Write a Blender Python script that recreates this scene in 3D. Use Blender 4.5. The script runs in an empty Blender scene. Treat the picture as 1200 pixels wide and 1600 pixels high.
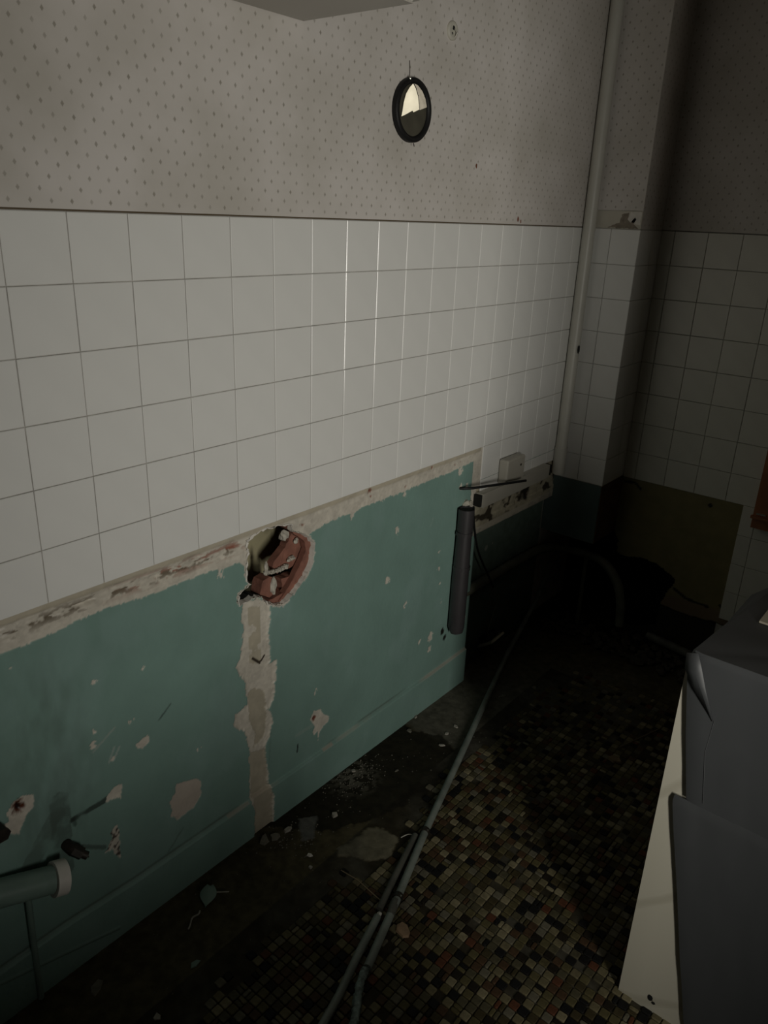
import bpy, math, random
import numpy as np
from mathutils import Vector, Matrix
random.seed(7); rng = np.random.default_rng(7)
S = bpy.context.scene; COL = S.collection
PI = math.pi

# ------------------------------------------------------------------ camera, world, light, exposure
CAM = Vector((1.2122, -0.6848, 1.5183))
cr = Vector((0.77214648, 0.63426549, 0.03869246)); cu = Vector((-0.25721438, 0.25628939, 0.93174917)); cf = Vector((-0.58105988, 0.72939909, -0.36103516))
cd = bpy.data.cameras.new('camera'); cam = bpy.data.objects.new('camera', cd); COL.objects.link(cam)
M = Matrix((cr, cu, -cf)).transposed().to_4x4(); M.translation = CAM; cam.matrix_world = M
cd.sensor_fit = 'VERTICAL'; cd.sensor_height = 36; cd.lens = 1199.53 / 1600 * 36; cd.clip_start = .02
S.camera = cam
w = bpy.data.worlds.new('world'); S.world = w; w.use_nodes = True
w.node_tree.nodes['Background'].inputs[0].default_value = (.75, .85, 1, 1); w.node_tree.nodes['Background'].inputs[1].default_value = .0
S.view_settings.view_transform = 'Standard'; S.view_settings.look = 'None'; S.view_settings.gamma = 1
S.view_settings.use_curve_mapping = False; S.view_settings.exposure = 0
def area(name, loc, d, sx, sy, power, col):
    l = bpy.data.lights.new(name, 'AREA'); l.shape = 'RECTANGLE'; l.size = sx; l.size_y = sy; l.energy = power; l.color = col
    o = bpy.data.objects.new(name, l); COL.objects.link(o); o.location = loc; o.rotation_euler = Vector(d).to_track_quat('-Z', 'Y').to_euler(); return o
lamp = area('key_light', (2.31, -.56, 1.12), (-2.3, 2.05, .10), .16, .92, 9.0, (1, .965, .88)); lamp.data.spread = math.radians(96)  # key light from the right, set in the added window

# ------------------------------------------------------------------ helpers
def mesh(name, v, f, mat=None, smooth=False, uv=None):
    me = bpy.data.meshes.new(name); me.from_pydata([tuple(p) for p in v], [], f)
    if mat: me.materials.append(mat)
    if smooth: me.polygons.foreach_set('use_smooth', [True] * len(me.polygons))
    if uv is not None:
        L = me.uv_layers.new(name='UVMap')
        vi = np.empty(len(me.loops), np.int32); me.loops.foreach_get('vertex_index', vi)
        L.data.foreach_set('uv', np.asarray(uv, np.float32)[vi].ravel())
    me.update(); return me
def obj(name, me, parent=None, loc=None, rot=None, **p):
    o = bpy.data.objects.new(name, me); COL.objects.link(o)
    if loc is not None: o.location = loc
    if rot is not None: o.rotation_euler = rot
    if parent: o.parent = parent
    for k, v in p.items(): o[k] = v
    return o
def thing(name, label, cat, loc=(0, 0, 0), group=None, me=None, rot=None):
    o = obj(name, me, None, loc, rot, label=label, category=cat)
    if group: o['group'] = group
    return o
def struct(name, me=None, loc=None): return obj(name, me, None, loc, kind='structure')
class MB:
    def __init__(s): s.v = []; s.f = []
    def add(s, v, f):
        n = len(s.v); s.v += [tuple(p) for p in v]; s.f += [tuple(i + n for i in q) for q in f]; return s
    def box(s, a, b, M=None):
        (x0, y0, z0), (x1, y1, z1) = a, b
        v = [(x0, y0, z0), (x1, y0, z0), (x1, y1, z0), (x0, y1, z0), (x0, y0, z1), (x1, y0, z1), (x1, y1, z1), (x0, y1, z1)]
        if M: v = [M @ Vector(p) for p in v]
        return s.add(v, [(0, 3, 2, 1), (4, 5, 6, 7), (0, 1, 5, 4), (1, 2, 6, 5), (2, 3, 7, 6), (3, 0, 4, 7)])
    def tube(s, pts, r, n=12, cap=True, squash=None):
        pts = [Vector(p) for p in pts]; rr = r if isinstance(r, (list, tuple)) else [r] * len(pts)
        rings = []; up = None
        for i, p in enumerate(pts):
            t = (pts[min(i + 1, len(pts) - 1)] - pts[max(i - 1, 0)]).normalized()
            if up is None: up = Vector((0, 0, 1)) if abs(t.z) < .9 else Vector((1, 0, 0))
            a = t.cross(up).normalized(); b = a.cross(t).normalized(); up = b
            rings.append([p + a * math.cos(2 * PI * k / n) * rr[i] + b * math.sin(2 * PI * k / n) * rr[i] for k in range(n)])
        v = [q for R in rings for q in R]; f = []
        for i in range(len(pts) - 1):
            for k in range(n): f.append((i * n + k, i * n + (k + 1) % n, (i + 1) * n + (k + 1) % n, (i + 1) * n + k))
        if cap: f += [tuple(range(n))[::-1], tuple(range((len(pts) - 1) * n, len(pts) * n))]
        return s.add(v, f)
    def mesh(s, name, mat, smooth=False): return mesh(name, s.v, s.f, mat, smooth)
def smooth_pts(P, k=6):
    P = [Vector(p) for p in P]; out = []
    for i in range(len(P) - 1):
        a, b, c, d = P[max(i - 1, 0)], P[i], P[i + 1], P[min(i + 2, len(P) - 1)]
        for j in range(k):
            t = j / k; out.append(.5 * ((2 * b) + (c - a) * t + (2 * a - 5 * b + 4 * c - d) * t * t + (3 * b - a - 3 * c + d) * t ** 3))
    return out + [P[-1]]
def autosmooth(me, ang=35):
    me.polygons.foreach_set('use_smooth', [True] * len(me.polygons)); me.set_sharp_from_angle(angle=math.radians(ang)); return me

# numpy noise and polygon tools
def vnoise(x, y, seed):
    r = np.random.default_rng(seed).random((256, 256)); xi = np.floor(x).astype(int); yi = np.floor(y).astype(int); fx = x - xi; fy = y - yi
    fx = fx * fx * (3 - 2 * fx); fy = fy * fy * (3 - 2 * fy); g = lambda a, b: r[a % 256, b % 256]
    return (g(xi, yi) * (1 - fx) + g(xi + 1, yi) * fx) * (1 - fy) + (g(xi, yi + 1) * (1 - fx) + g(xi + 1, yi + 1) * fx) * fy
def fbm(x, y, s, seed=1, oct=4):
    t = 0; a = 1; n = 0
    for o in range(oct): t = t + a * vnoise(x / s * 2 ** o + 13.7 * o, y / s * 2 ** o + 5.1 * o, seed + o); n += a; a *= .5
    return t / n
def sdf(P, X, Y):
    P = np.asarray(P, float); d = np.full(X.shape, 1e9); ins = np.zeros(X.shape, bool); n = len(P)
    for i in range(n):
        ax, ay = P[i]; bx, by = P[(i + 1) % n]; ex, ey = bx - ax, by - ay; wx, wy = X - ax, Y - ay
        t = np.clip((wx * ex + wy * ey) / (ex * ex + ey * ey + 1e-12), 0, 1); d = np.minimum(d, (wx - ex * t) ** 2 + (wy - ey * t) ** 2)
        c = (ay > Y) != (by > Y); ins ^= c & (X < (bx - ax) * (Y - ay) / (by - ay + 1e-12) + ax)
    d = np.sqrt(d); return np.where(ins, -d, d)

# ------------------------------------------------------------------ materials
def mat(name, col, rough=.6, metal=0, noise=0, scale=20, bump=0, bscale=None, spec=.5, attr=None, dark=None):
    m = bpy.data.materials.new(name); m.use_nodes = True; nt = m.node_tree; b = nt.nodes['Principled BSDF']
    b.inputs['Base Color'].default_value = (*col, 1); b.inputs['Roughness'].default_value = rough; b.inputs['Metallic'].default_value = metal
    b.inputs['Specular IOR Level'].default_value = spec
    L = nt.links.new; tc = nt.nodes.new('ShaderNodeTexCoord')
    src = None
    if attr: a = nt.nodes.new('ShaderNodeAttribute'); a.attribute_name = attr; src = a.outputs['Color']; L(src, b.inputs['Base Color'])
    if noise:
        n = nt.nodes.new('ShaderNodeTexNoise'); n.inputs['Scale'].default_value = scale; n.inputs['Detail'].default_value = 6; L(tc.outputs['Object'], n.inputs['Vector'])
        mr = nt.nodes.new('ShaderNodeMapRange'); mr.inputs[1].default_value = .3; mr.inputs[2].default_value = .7; mr.inputs[3].default_value = 1 - noise; mr.inputs[4].default_value = 1 + noise * .5; L(n.outputs[0], mr.inputs[0])
        vm = nt.nodes.new('ShaderNodeVectorMath'); vm.operation = 'SCALE'; L(mr.outputs[0], vm.inputs['Scale'])
        if src: L(src, vm.inputs[0])
        else: vm.inputs[0].default_value = col
        L(vm.outputs[0], b.inputs['Base Color'])
    if bump:
        n2 = nt.nodes.new('ShaderNodeTexNoise'); n2.inputs['Scale'].default_value = bscale or scale; n2.inputs['Detail'].default_value = 5; L(tc.outputs['Object'], n2.inputs['Vector'])
        bp = nt.nodes.new('ShaderNodeBump'); bp.inputs['Strength'].default_value = bump; bp.inputs['Distance'].default_value = .002; L(n2.outputs[0], bp.inputs['Height']); L(bp.outputs[0], b.inputs['Normal'])
    return m
M_tile = mat('white_glazed_tile', (.80, .80, .77), .22, noise=.04, scale=6, bump=.12, bscale=14)
M_tile2 = mat('back_glazed_tile', (.66, .65, .58), .3, noise=.08, scale=6, bump=.12, bscale=14)  # slightly darker, yellower glaze for the back wall tiles
M_grout = mat('grout', (.46, .44, .40), .8, noise=.3, scale=30)
M_low = mat('painted_plaster', (.2, .3, .26), .42, attr='Col', noise=.07, scale=9, bump=.12, bscale=60, spec=.35)
M_floor = mat('grimy_floor', (.05, .045, .03), .85, attr='Col', noise=.35, scale=40, bump=.5, bscale=120, spec=.12)
M_plain = mat('plain_painted_wall', (.20, .19, .17), .7, noise=.06, scale=5)
M_ceil = mat('ceiling_paint', (.30, .29, .27), .8, noise=.05, scale=4)
M_beige = mat('bare_beige_plaster', (.34, .31, .19), .85, noise=.15, scale=14, bump=.3, bscale=80)
M_brick = mat('terracotta', (.27, .118, .083), .85, noise=.3, scale=40, bump=.6, bscale=120)
M_mortar = mat('mortar', (.50, .47, .40), .9, noise=.35, scale=60, bump=.8, bscale=150)
M_white = mat('white_plaster', (.70, .67, .61), .8, noise=.15, scale=40, bump=.4, bscale=120)
M_pvcw = mat('white_plastic', (.44, .42, .36), .4, noise=.05, scale=10)
M_pipew = mat('white_painted_pipe', (.54, .53, .47), .4, noise=.06, scale=12)
M_black = mat('black_plastic', (.010, .010, .010), .55, spec=.3)
M_iron = mat('rusty_dark_fitting', (.03, .024, .018), .55, metal=.4, noise=.5, scale=60, bump=.4)
M_pvcg = mat('dark_grey_pvc', (.040, .037, .039), .45, noise=.15, scale=20)
M_green = mat('green_painted_pipe', (.18, .26, .225), .35, noise=.15, scale=20)
M_dgreen = mat('dirty_green_painted_pipe', (.13, .135, .10), .5, noise=.3, scale=20)
M_rod = mat('grey_conduit', (.19, .215, .19), .45, noise=.3, scale=25)
M_rodd = mat('dirty_dark_conduit', (.085, .085, .07), .6, noise=.4, scale=25)
M_void = mat('black_void', (.01, .01, .008), 1)  # near-black standing for the darkness inside openings
M_wood = mat('orange_brown_wood', (.30, .11, .04), .5, noise=.35, scale=12)
M_board = mat('white_laminate', (.62, .59, .49), .35, noise=.02, scale=4)
M_wrap = mat('grey_wrapping', (.045, .048, .050), .55, noise=.06, scale=5, bump=.2, bscale=30)
M_card = mat('pale_card', (.50, .46, .36), .8)
M_metal = mat('bright_screw', (.6, .6, .55), .3, metal=1)
M_mirror = mat('mirror_glass', (.86, .84, .76), .03, metal=1)
M_mirror2 = mat('clouded_mirror_glass', (.45, .43, .40), .2, metal=1, noise=.2, scale=60)
M_back = mat('mirror_backing', (.075, .07, .05), .6, noise=.2, scale=40)
M_rust = mat('rust', (.20, .07, .03), .9, noise=.5, scale=120)
M_flake = mat('green_paint_flake', (.17, .25, .21), .5)
M_crumb = mat('plaster_crumb', (.36, .34, .29), .9, noise=.3, scale=80)
M_crumbd = mat('dusty_crumb', (.17, .16, .125), .9, noise=.3, scale=80)

def wallpaper_mat():
    m = bpy.data.materials.new('dotted_wallpaper'); m.use_nodes = True; nt = m.node_tree; b = nt.nodes['Principled BSDF']; L = nt.links.new
    def math_(op, a, c=None, d=None):
        n = nt.nodes.new('ShaderNodeMath'); n.operation = op
        for i, q in enumerate((a, c, d)):
            if q is None: continue
            if isinstance(q, (int, float)): n.inputs[i].default_value = q
            else: L(q, n.inputs[i])
        return n.outputs[0]
    uv = nt.nodes.new('ShaderNodeUVMap'); uv.uv_map = 'UVMap'; sx = nt.nodes.new('ShaderNodeSeparateXYZ'); L(uv.outputs[0], sx.inputs[0])
    U = math_('DIVIDE', math_('ADD', sx.outputs[0], .091), .034); V = math_('DIVIDE', math_('ADD', sx.outputs[1], -1.5185), .0344)
    def lat(o):
        a = math_('MULTIPLY', math_('ABSOLUTE', math_('SUBTRACT', math_('FRACT', math_('ADD', U, o)), .5)), .034)
        c = math_('MULTIPLY', math_('ABSOLUTE', math_('SUBTRACT', math_('FRACT', math_('ADD', V, o)), .5)), .0344)
        return math_('ADD', math_('MULTIPLY', a, 1.25), math_('MULTIPLY', c, .85))
    d = math_('MINIMUM', lat(0.5), lat(0.0))
    n = nt.nodes.new('ShaderNodeTexNoise'); n.inputs['Scale'].default_value = 28; n.inputs['Detail'].default_value = 3; L(uv.outputs[0], n.inputs['Vector'])
    mk = nt.nodes.new('ShaderNodeMapRange'); mk.inputs[1].default_value = .0028; mk.inputs[2].default_value = .0046; mk.inputs[3].default_value = 1; mk.inputs[4].default_value = 0; L(d, mk.inputs[0])
    st = nt.nodes.new('ShaderNodeMapRange'); st.inputs[1].default_value = .35; st.inputs[2].default_value = .65; st.inputs[3].default_value = .5; st.inputs[4].default_value = 1; L(n.outputs[0], st.inputs[0])
    k = math_('MULTIPLY', mk.outputs[0], st.outputs[0])
    n2 = nt.nodes.new('ShaderNodeTexNoise'); n2.inputs['Scale'].default_value = 5; n2.inputs['Detail'].default_value = 5; L(uv.outputs[0], n2.inputs['Vector'])
    cr_ = nt.nodes.new('ShaderNodeValToRGB'); cr_.color_ramp.elements[0].position = .3; cr_.color_ramp.elements[0].color = (.53, .50, .45, 1); cr_.color_ramp.elements[1].position = .65; cr_.color_ramp.elements[1].color = (.66, .625, .59, 1); L(n2.outputs[0], cr_.inputs[0])
    mx = nt.nodes.new('ShaderNodeMix'); mx.data_type = 'RGBA'; L(k, mx.inputs[0]); L(cr_.outputs[0], mx.inputs[6]); mx.inputs[7].default_value = (.32, .295, .25, 1); L(mx.outputs[2], b.inputs['Base Color'])
    b.inputs['Roughness'].default_value = .75
    n3 = nt.nodes.new('ShaderNodeTexNoise'); n3.inputs['Scale'].default_value = 160; L(uv.outputs[0], n3.inputs['Vector'])
    bp = nt.nodes.new('ShaderNodeBump'); bp.inputs['Strength'].default_value = .15; bp.inputs['Distance'].default_value = .001; L(n3.outputs[0], bp.inputs['Height']); L(bp.outputs[0], b.inputs['Normal'])
    return m
M_paper = wallpaper_mat()

def slab(axis, pos, thick, a0, a1, z0, z1, name, m):
    """thin sheet on plane axis=pos standing proud by thick; uv in metres (distance along wall, height)"""
    if axis == 'x': P = lambda a, z, h: (pos + h, a, z)
    else: P = lambda a, z, h: (a, pos - h, z)
    q = [(a0, z0), (a1, z0), (a1, z1), (a0, z1)]
    v = [P(a, z, 0) for a, z in q] + [P(a, z, thick) for a, z in q]
    f = [(4, 5, 6, 7), (0, 3, 2, 1), (0, 1, 5, 4), (1, 2, 6, 5), (2, 3, 7, 6), (3, 0, 4, 7)]
    if axis == 'y': pass
    return mesh(name, v, f, m, uv=q + q)

_tc = {}
def tile_mesh(wd, ht, m=M_tile):
    k = (round(wd, 3), round(ht, 3), m.name)
    if k in _tc: return _tc[k]
    b = .0012; a, c = wd / 2, ht / 2; t = .0032
    v = [(0, -a, -c), (0, a, -c), (0, a, c), (0, -a, c), (t - b * .8, -a, -c), (t - b * .8, a, -c), (t - b * .8, a, c), (t - b * .8, -a, c), (t, -a + b, -c + b), (t, a - b, -c + b), (t, a - b, c - b), (t, -a + b, c - b)]
    f = [(0, 1, 5, 4), (1, 2, 6, 5), (2, 3, 7, 6), (3, 0, 4, 7), (4, 5, 9, 8), (5, 6, 10, 9), (6, 7, 11, 10), (7, 4, 8, 11), (8, 9, 10, 11)]
    _tc[k] = mesh('tile', v, f, m); return _tc[k]
def put_tile(parent, axis, pos, a0, a1, z0, z1, m=M_tile):
    g = .00075
    if a1 - a0 < .008 or z1 - z0 < .008: return
    me = tile_mesh(a1 - a0 - 2 * g, z1 - z0 - 2 * g, m)
    j = lambda s: random.gauss(0, s)
    if axis == 'x': obj('tile', me, parent, (pos + abs(j(.0002)), (a0 + a1) / 2, (z0 + z1) / 2), (0, j(.0025), j(.0025)))
    else: obj('tile', me, parent, ((a0 + a1) / 2, pos - abs(j(.0002)), (z0 + z1) / 2), (0, j(.0025), -PI / 2 + j(.0025)))

T = 1.504; PT = .11   # top of the tiled band and tile pitch
H = 2.5
# ------------------------------------------------------------------ traced outlines on the left wall (y along wall, z height, metres)
HOLE = [(0.3503, 0.8302), (0.3587, 0.8323), (0.3845, 0.8408), (0.4136, 0.8417), (0.4493, 0.8384), (0.4861, 0.8313), (0.4907, 0.8116), (0.5177, 0.7998), (0.5505, 0.7748), (0.564, 0.7565), (0.5643, 0.7305), (0.5593, 0.706), (0.5443, 0.6875), (0.5242, 0.6682), (0.4978, 0.6489), (0.4783, 0.6379), (0.4621, 0.6296), (0.4339, 0.6379), (0.4035, 0.6561), (0.3919, 0.6757), (0.3597, 0.6829), (0.3252, 0.6789), (0.3185, 0.6888), (0.322, 0.7069), (0.3551, 0.7214), (0.3444, 0.7422), (0.3482, 0.7697), (0.352, 0.7992)]
STRIP = [(0.3337, 0.69), (0.3291, 0.6385), (0.3347, 0.6135), (0.3228, 0.5554), (0.3084, 0.5212), (0.3361, 0.4662), (0.3374, 0.4043), (0.3, 0.3933), (0.2956, 0.3648), (0.3278, 0.3247), (0.3399, 0.2694), (0.3369, 0.1783), (0.3369, 0.11), (0.345, 0.0906), (0.3423, -.02), (0.4067, -.02), (0.412, 0.0741), (0.4053, 0.1209), (0.3956, 0.1961), (0.3932, 0.2514), (0.4122, 0.2804), (0.4182, 0.3232), (0.4064, 0.3555), (0.4236, 0.3723), (0.4293, 0.4077), (0.4378, 0.4851), (0.4127, 0.4844), (0.4112, 0.5815), (0.419, 0.6252), (0.4161, 0.66)]
STRIPIN = [(0.3451, 0.4312), (0.3693, 0.4345), (0.4004, 0.4095), (0.401, 0.339), (0.3938, 0.2776), (0.3574, 0.2657), (0.3692, 0.3046), (0.3461, 0.3559)]
STRIPLOW = [(0.3429, 0.2545), (0.3929, 0.2382), (0.3981, 0.1395), (0.4088, 0.1046), (0.4065, -0.0192), (0.3422, -0.02), (0.3468, 0.1033)]
BANDL = [(-2, .792), (-0.2035, 0.794), (-0.1554, 0.7877), (-0.1115, 0.7905), (-0.0526, 0.7949), (0.0098, 0.7974), (0.0951, 0.7905), (0.1779, 0.7917), (0.2558, 0.7894), (0.327, 0.7832), (.345, .77), (.57, .79), (0.6323, 0.8007), (0.7048, 0.7997), (0.7812, 0.8023), (0.8399, 0.8042), (0.9418, 0.8036), (1.0414, 0.8082), (1.1485, 0.8069), (1.2303, 0.8129), (1.2784, 0.8148), (3, .815)]
P1 = [(0.1033, 0.2645), (0.1198, 0.2777), (0.1245, 0.3018), (0.1503, 0.2943), (0.1797, 0.2849), (0.194, 0.2666), (0.1887, 0.2294), (0.1656, 0.2039), (0.1504, 0.2048), (0.1233, 0.2028), (0.1043, 0.2241), (0.1084, 0.2397)]
P3 = [(-0.1842, 0.4769), (-0.1897, 0.4503), (-0.2036, 0.4394), (-0.2221, 0.409), (-0.2555, 0.428), (-0.2644, 0.4469), (-0.2369, 0.4474), (-0.238, 0.4681), (-0.224, 0.4834), (-0.2037, 0.4848)]
P4 = [(-0.0066, 0.3857), (-0.0098, 0.3514), (-0.0339, 0.3618), (-0.0488, 0.3617), (-0.0421, 0.3783), (-0.0212, 0.3896)]
P5 = [(-0.028, 0.2955), (-0.0248, 0.2759), (-0.0261, 0.2358), (-0.0245, 0.1989), (-0.036, 0.2136), (-0.0439, 0.2373), (-0.0614, 0.2387), (-0.0383, 0.2682), (-0.0448, 0.2787)]
P2 = [(0.5534, 0.2447), (0.568, 0.2616), (0.5942, 0.2571), (0.6059, 0.2352), (0.6277, 0.214), (0.6257, 0.1991), (0.6065, 0.1936), (0.5913, 0.1829), (0.5855, 0.1573), (0.5822, 0.188), (0.5687, 0.1829), (0.5648, 0.1978), (0.5707, 0.2103)]
P6 = [(0.0355, 0.4536), (0.0337, 0.4628), (0.063, 0.4706), (0.0679, 0.4651), (0.0655, 0.4499), (0.0452, 0.4463)]

def grid_object(name, A0, A1, Z0, Z1, res, fn, parent, m, axis, drop=None, kind='structure'):
    na = int(round((A1 - A0) / res)) + 1; nz = int(round((Z1 - Z0) / res)) + 1
    a = np.linspace(A0, A1, na); z = np.linspace(Z0, Z1, nz); A, Z = np.meshgrid(a, z, indexing='ij'); A = A.ravel(); Z = Z.ravel()
    h, col, dr = fn(A, Z)
    if axis == 'x': co = np.stack([h, A, Z], -1)
    elif axis == 'y': co = np.stack([A, 2.04 - h, Z], -1)
    else: co = np.stack([A, Z, h], -1)
    I = np.arange(na * nz).reshape(na, nz); q = np.stack([I[:-1, :-1], I[1:, :-1], I[1:, 1:], I[:-1, 1:]], -1).reshape(-1, 4)
    q = q[~dr[q].any(1)]
    me = bpy.data.meshes.new(name); me.vertices.add(len(co)); me.vertices.foreach_set('co', co.astype(np.float32).ravel())
    me.loops.add(len(q) * 4); me.loops.foreach_set('vertex_index', q.astype(np.int32).ravel()); me.polygons.add(len(q)); me.polygons.foreach_set('loop_start', np.arange(0, len(q) * 4, 4, dtype=np.int32))
    me.update(calc_edges=True); me.materials.append(m)
    ca = me.color_attributes.new('Col', 'FLOAT_COLOR', 'POINT'); ca.data.foreach_set('color', np.concatenate([col, np.ones((len(col), 1))], 1).astype(np.float32).ravel())
    me.polygons.foreach_set('use_smooth', [True] * len(me.polygons))
    o = obj(name, me, parent)
    if not parent: o['kind'] = kind
    return o
C = lambda *c: np.array(c)
def mix(col, c, k):
    k = np.clip(k, 0, 1)[:, None]; return col * (1 - k) + (c if getattr(c, 'ndim', 1) == 2 else C(*c)[None]) * k
def seg(Y, Z, a, b, wd):
    (ax, ay), (bx, by) = a, b; ex, ey = bx - ax, by - ay; t = np.clip(((Y - ax) * ex + (Z - ay) * ey) / (ex * ex + ey * ey), 0, 1)
    return np.clip(1 - np.hypot(Y - ax - ex * t, Z - ay - ey * t) / wd, 0, 1)
def low_wall(Y, Z):
    n1 = fbm(Y, Z, .02, 3) - .5; n2 = fbm(Y, Z, .006, 11, 3) - .5; n3 = fbm(Y, Z, .15, 31) - .5; nb = fbm(Y, Z * 2.4, .03, 51, 5) - .5
    plaster = C(.60, .56, .48)[None] * (1 + .35 * n1 + .3 * n2 + .2 * n3)[:, None]
    green = C(.205, .325, .285)[None] * (1 + .10 * n3)[:, None]
    col = plaster.copy(); h = .0006 * n2
    by = np.interp(Y, [p[0] for p in BANDL], [p[1] for p in BANDL]) + .010 * n1 + .006 * n2
    # the band under the tiles: adhesive ledge, torn rough middle with terracotta showing, smooth lower strip
    band = (Z > by) & (Y < 1.31)
    mid = np.clip(1 - np.abs(Z - .823) / .022, 0, 1); left = np.clip((.36 - Y) / .04, 0, 1)
    ledge = np.clip((Z - .838) / .004, 0, 1)
    h = np.where(band, h + .0015 * ledge - .004 * mid * left + .012 * nb * mid * left + .004 * nb, h)
    col = np.where(band[:, None], mix(col, (.47, .42, .32), ledge * .8), col)
    scar = fbm(Y * .45 + Z * .3, Z * 1.8, .013, 81, 4)
    col = np.where(band[:, None], mix(col, (.27, .10, .065), np.clip((scar - .545) / .04, 0, 1) * mid * left * np.clip((Y + .02) / .1, 0, 1)), col)
    col = np.where(band[:, None], mix(col, (.16, .13, .09), np.clip((fbm(Y * .7, Z * 2, .016, 91, 4) - .575) / .05, 0, 1) * mid * left), col)
    h = np.where(band, h - .004 * np.clip((scar - .545) / .04, 0, 1) * mid * left, h)
    for cy, cz, r in [(.525, .818, .007), (.775, .842, .009), (.93, .815, .004), (1.17, .825, .006), (1.05, .845, .008), (.78, .825, .004), (1.20, .829, .005)]:
        k = np.clip(1 - np.hypot((Y - cy), (Z - cz) * 1.3) / r + n2 * 2.5, 0, 1) * band; col = mix(col, (.20, .07, .045), k * 1.3); h = h - .004 * k
    # green paint film
    e = .010 * n1 + .009 * n2
    chip = sdf(STRIP, Y, Z) + e
    for P in (P1, P3, P4, P5, P2, P6): chip = np.minimum(chip, sdf(P, Y, Z) + e * .5)
    SM = [(-0.0589, 0.514, .006), (-0.0216, 0.4605, .002), (-0.1895, 0.7507, .002), (-0.0398, 0.6537, .003), (0.0659, 0.6311, .004), (0.8644, 0.5484, .009), (0.9249, 0.7964, .006), (0.8341, 0.8103, .009), (0.7049, 0.7961, .008), (1.1002, 0.2636, .011), (1.0415, 0.2704, .007), (1.0979, 0.2174, .008), (0.8978, 0.6944, .007), (0.9564, 0.4348, .005), (0.5724, 0.3237, .004), (1.21, .745, .009), (1.245, .742, .006), (1.1443, 0.3735, .004), (.03, .527, .003), (0.1904, 0.36, .003), (1.13, .44, .004), (1.12, .50, .005), (1.115, .56, .004), (1.20, .80, .012), (1.29, .25, .014), (1.27, .235, .01), (-.05, .545, .003), (.33, .40, .004), (1.34, .40, .010), (.395, .79, .01), (.275, .775, .007)]
    for cy, cz, r in SM: chip = np.minimum(chip, np.hypot(Y - cy, (Z - cz) * .8) - r + n2 * .02)
    hs = sdf(HOLE, Y, Z); hole_edge = hs - .0045 + e * 1.3; chip = np.minimum(chip, hole_edge)
    vs = (Y > 1.268) & (Z > .655) & (Y < 1.33)
    paint = (Z < by) & (chip > 0) & (~(vs & (Y > 1.272 + .01 * n1)))
    green = mix(green, (.24, .36, .33), np.clip((fbm(Y, Z * .6, .09, 7) - .55) * 3, 0, .5))
    green = mix(green, (.08, .11, .09), np.clip((.12 - np.hypot((Y + .15) * 1.0, (Z - .5) * .35)) * 5, 0, .35) * np.clip(fbm(Y * 3, Z, .06, 70) * 2 - .7, 0, 1))
    # drawn scratches, cracks, dark lines and soft dark bands
    for a, b, wd, c, k in [((-.1188, .3702), (-.03, .372), .007, (.03, .035, .03), .8), ((-.1188, .3702), (-.115, .355), .005, (.03, .035, .03), .6), ((.092, .492), (.125, .517), .003, (.06, .09, .08), .8), ((-.03, .455), (-.015, .485), .003, (.45, .5, .46), .5), ((-.02, .455), (-.003, .48), .003, (.45, .5, .46), .5), ((.50, .2205), (.56, .2205), .007, (.30, .38, .34), .5), ((-.125, .305), (-.06, .255), .005, (.05, .06, .05), .6), ((-.14, .43), (-.15, .26), .022, (.08, .11, .095), .6), ((-.21, .325), (-.15, .40), .02, (.09, .12, .10), .5), ((-.06, .50), (-.01, .53), .003, (.35, .4, .36), .6), ((.40, .155), (.415, .32), .002, (.12, .18, .16), .4), ((.135, .17), (.09, .13), .003, (.09, .12, .10), .4), ((1.06, .66), (1.07, .68), .004, (.3, .4, .36), .8), ((.505, .166), (.507, .19), .003, (.03, .04, .04), 1)]:
        green = mix(green, c, (seg(Y, Z, a, b, wd) > .05) * k * np.clip(.55 + n1 * 3 + seg(Y, Z, a, b, wd), 0, 1))
    # patches: interior tones
    sin_ = sdf(STRIPIN, Y, Z) + e; slo = sdf(STRIPLOW, Y, Z) + e * .5; bg = C(.40, .36, .27)[None] * (1 + .3 * n1)[:, None]
    col = mix(col, bg, ((sin_ < 0) | (slo < 0) | ((Z > .5) & (Z < .66) & (Y > .352) & (Y < .39) & (n1 > -.02))).astype(float) * .8)
    p5 = sdf(P5, Y, Z) < .004; col = mix(col, (.09, .07, .06), p5 * np.clip((n2 * 9 + .5), 0, 1))
    col = mix(col, (.50, .43, .37), (sdf(P1, Y, Z) < 0) * .7)
    for cy, cz, r, c in [(-.2161, .4681, .014, (.10, .03, .012)), (-.2161, .4681, .007, (.02, .01, .008)), (.571, .237, .009, (.17, .06, .04)), (1.17, .255, .012, (.015, .015, .012)), (1.185, .225, .01, (.015, .015, .012)), (-.118, .345, .0, (.1, .1, .1))]:
        k = np.clip((1 - np.hypot(Y - cy, (Z - cz) * .8) / max(r, 1e-4)) * 3 + n2 * 3, 0, 1) * (np.hypot(Y - cy, Z - cz) < r * 1.5)
        green = mix(green, c, k); col = mix(col, c, k); h = h - .003 * k
    col = mix(col, (.05, .04, .03), np.maximum(seg(Y, Z, (.3615, .5202), (.3835, .498), .0035), seg(Y, Z, (.3835, .498), (.3992, .5119), .003)) > .1)
    strip = sdf(STRIP, Y, Z) + e; h = h - .0035 * np.clip(-strip / .006, 0, 1) * (Z < .69) - .002 * ((sin_ < 0) | (slo < 0))
    h = h + np.where(paint, .0014, 0)
    col = np.where(paint[:, None], green, col)
    # skirting: same green paint, standing proud, its top edge scuffed
    sk = np.interp(Y, [-1, -.16, .0, .33, .6, 1.1, 1.32], [.118, .128, .118, .117, .118, .123, .13])
    bb = np.clip((sk - Z) / .004 + .5, 0, 1) * (Y < 1.315)
    h = h + .009 * bb
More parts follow.
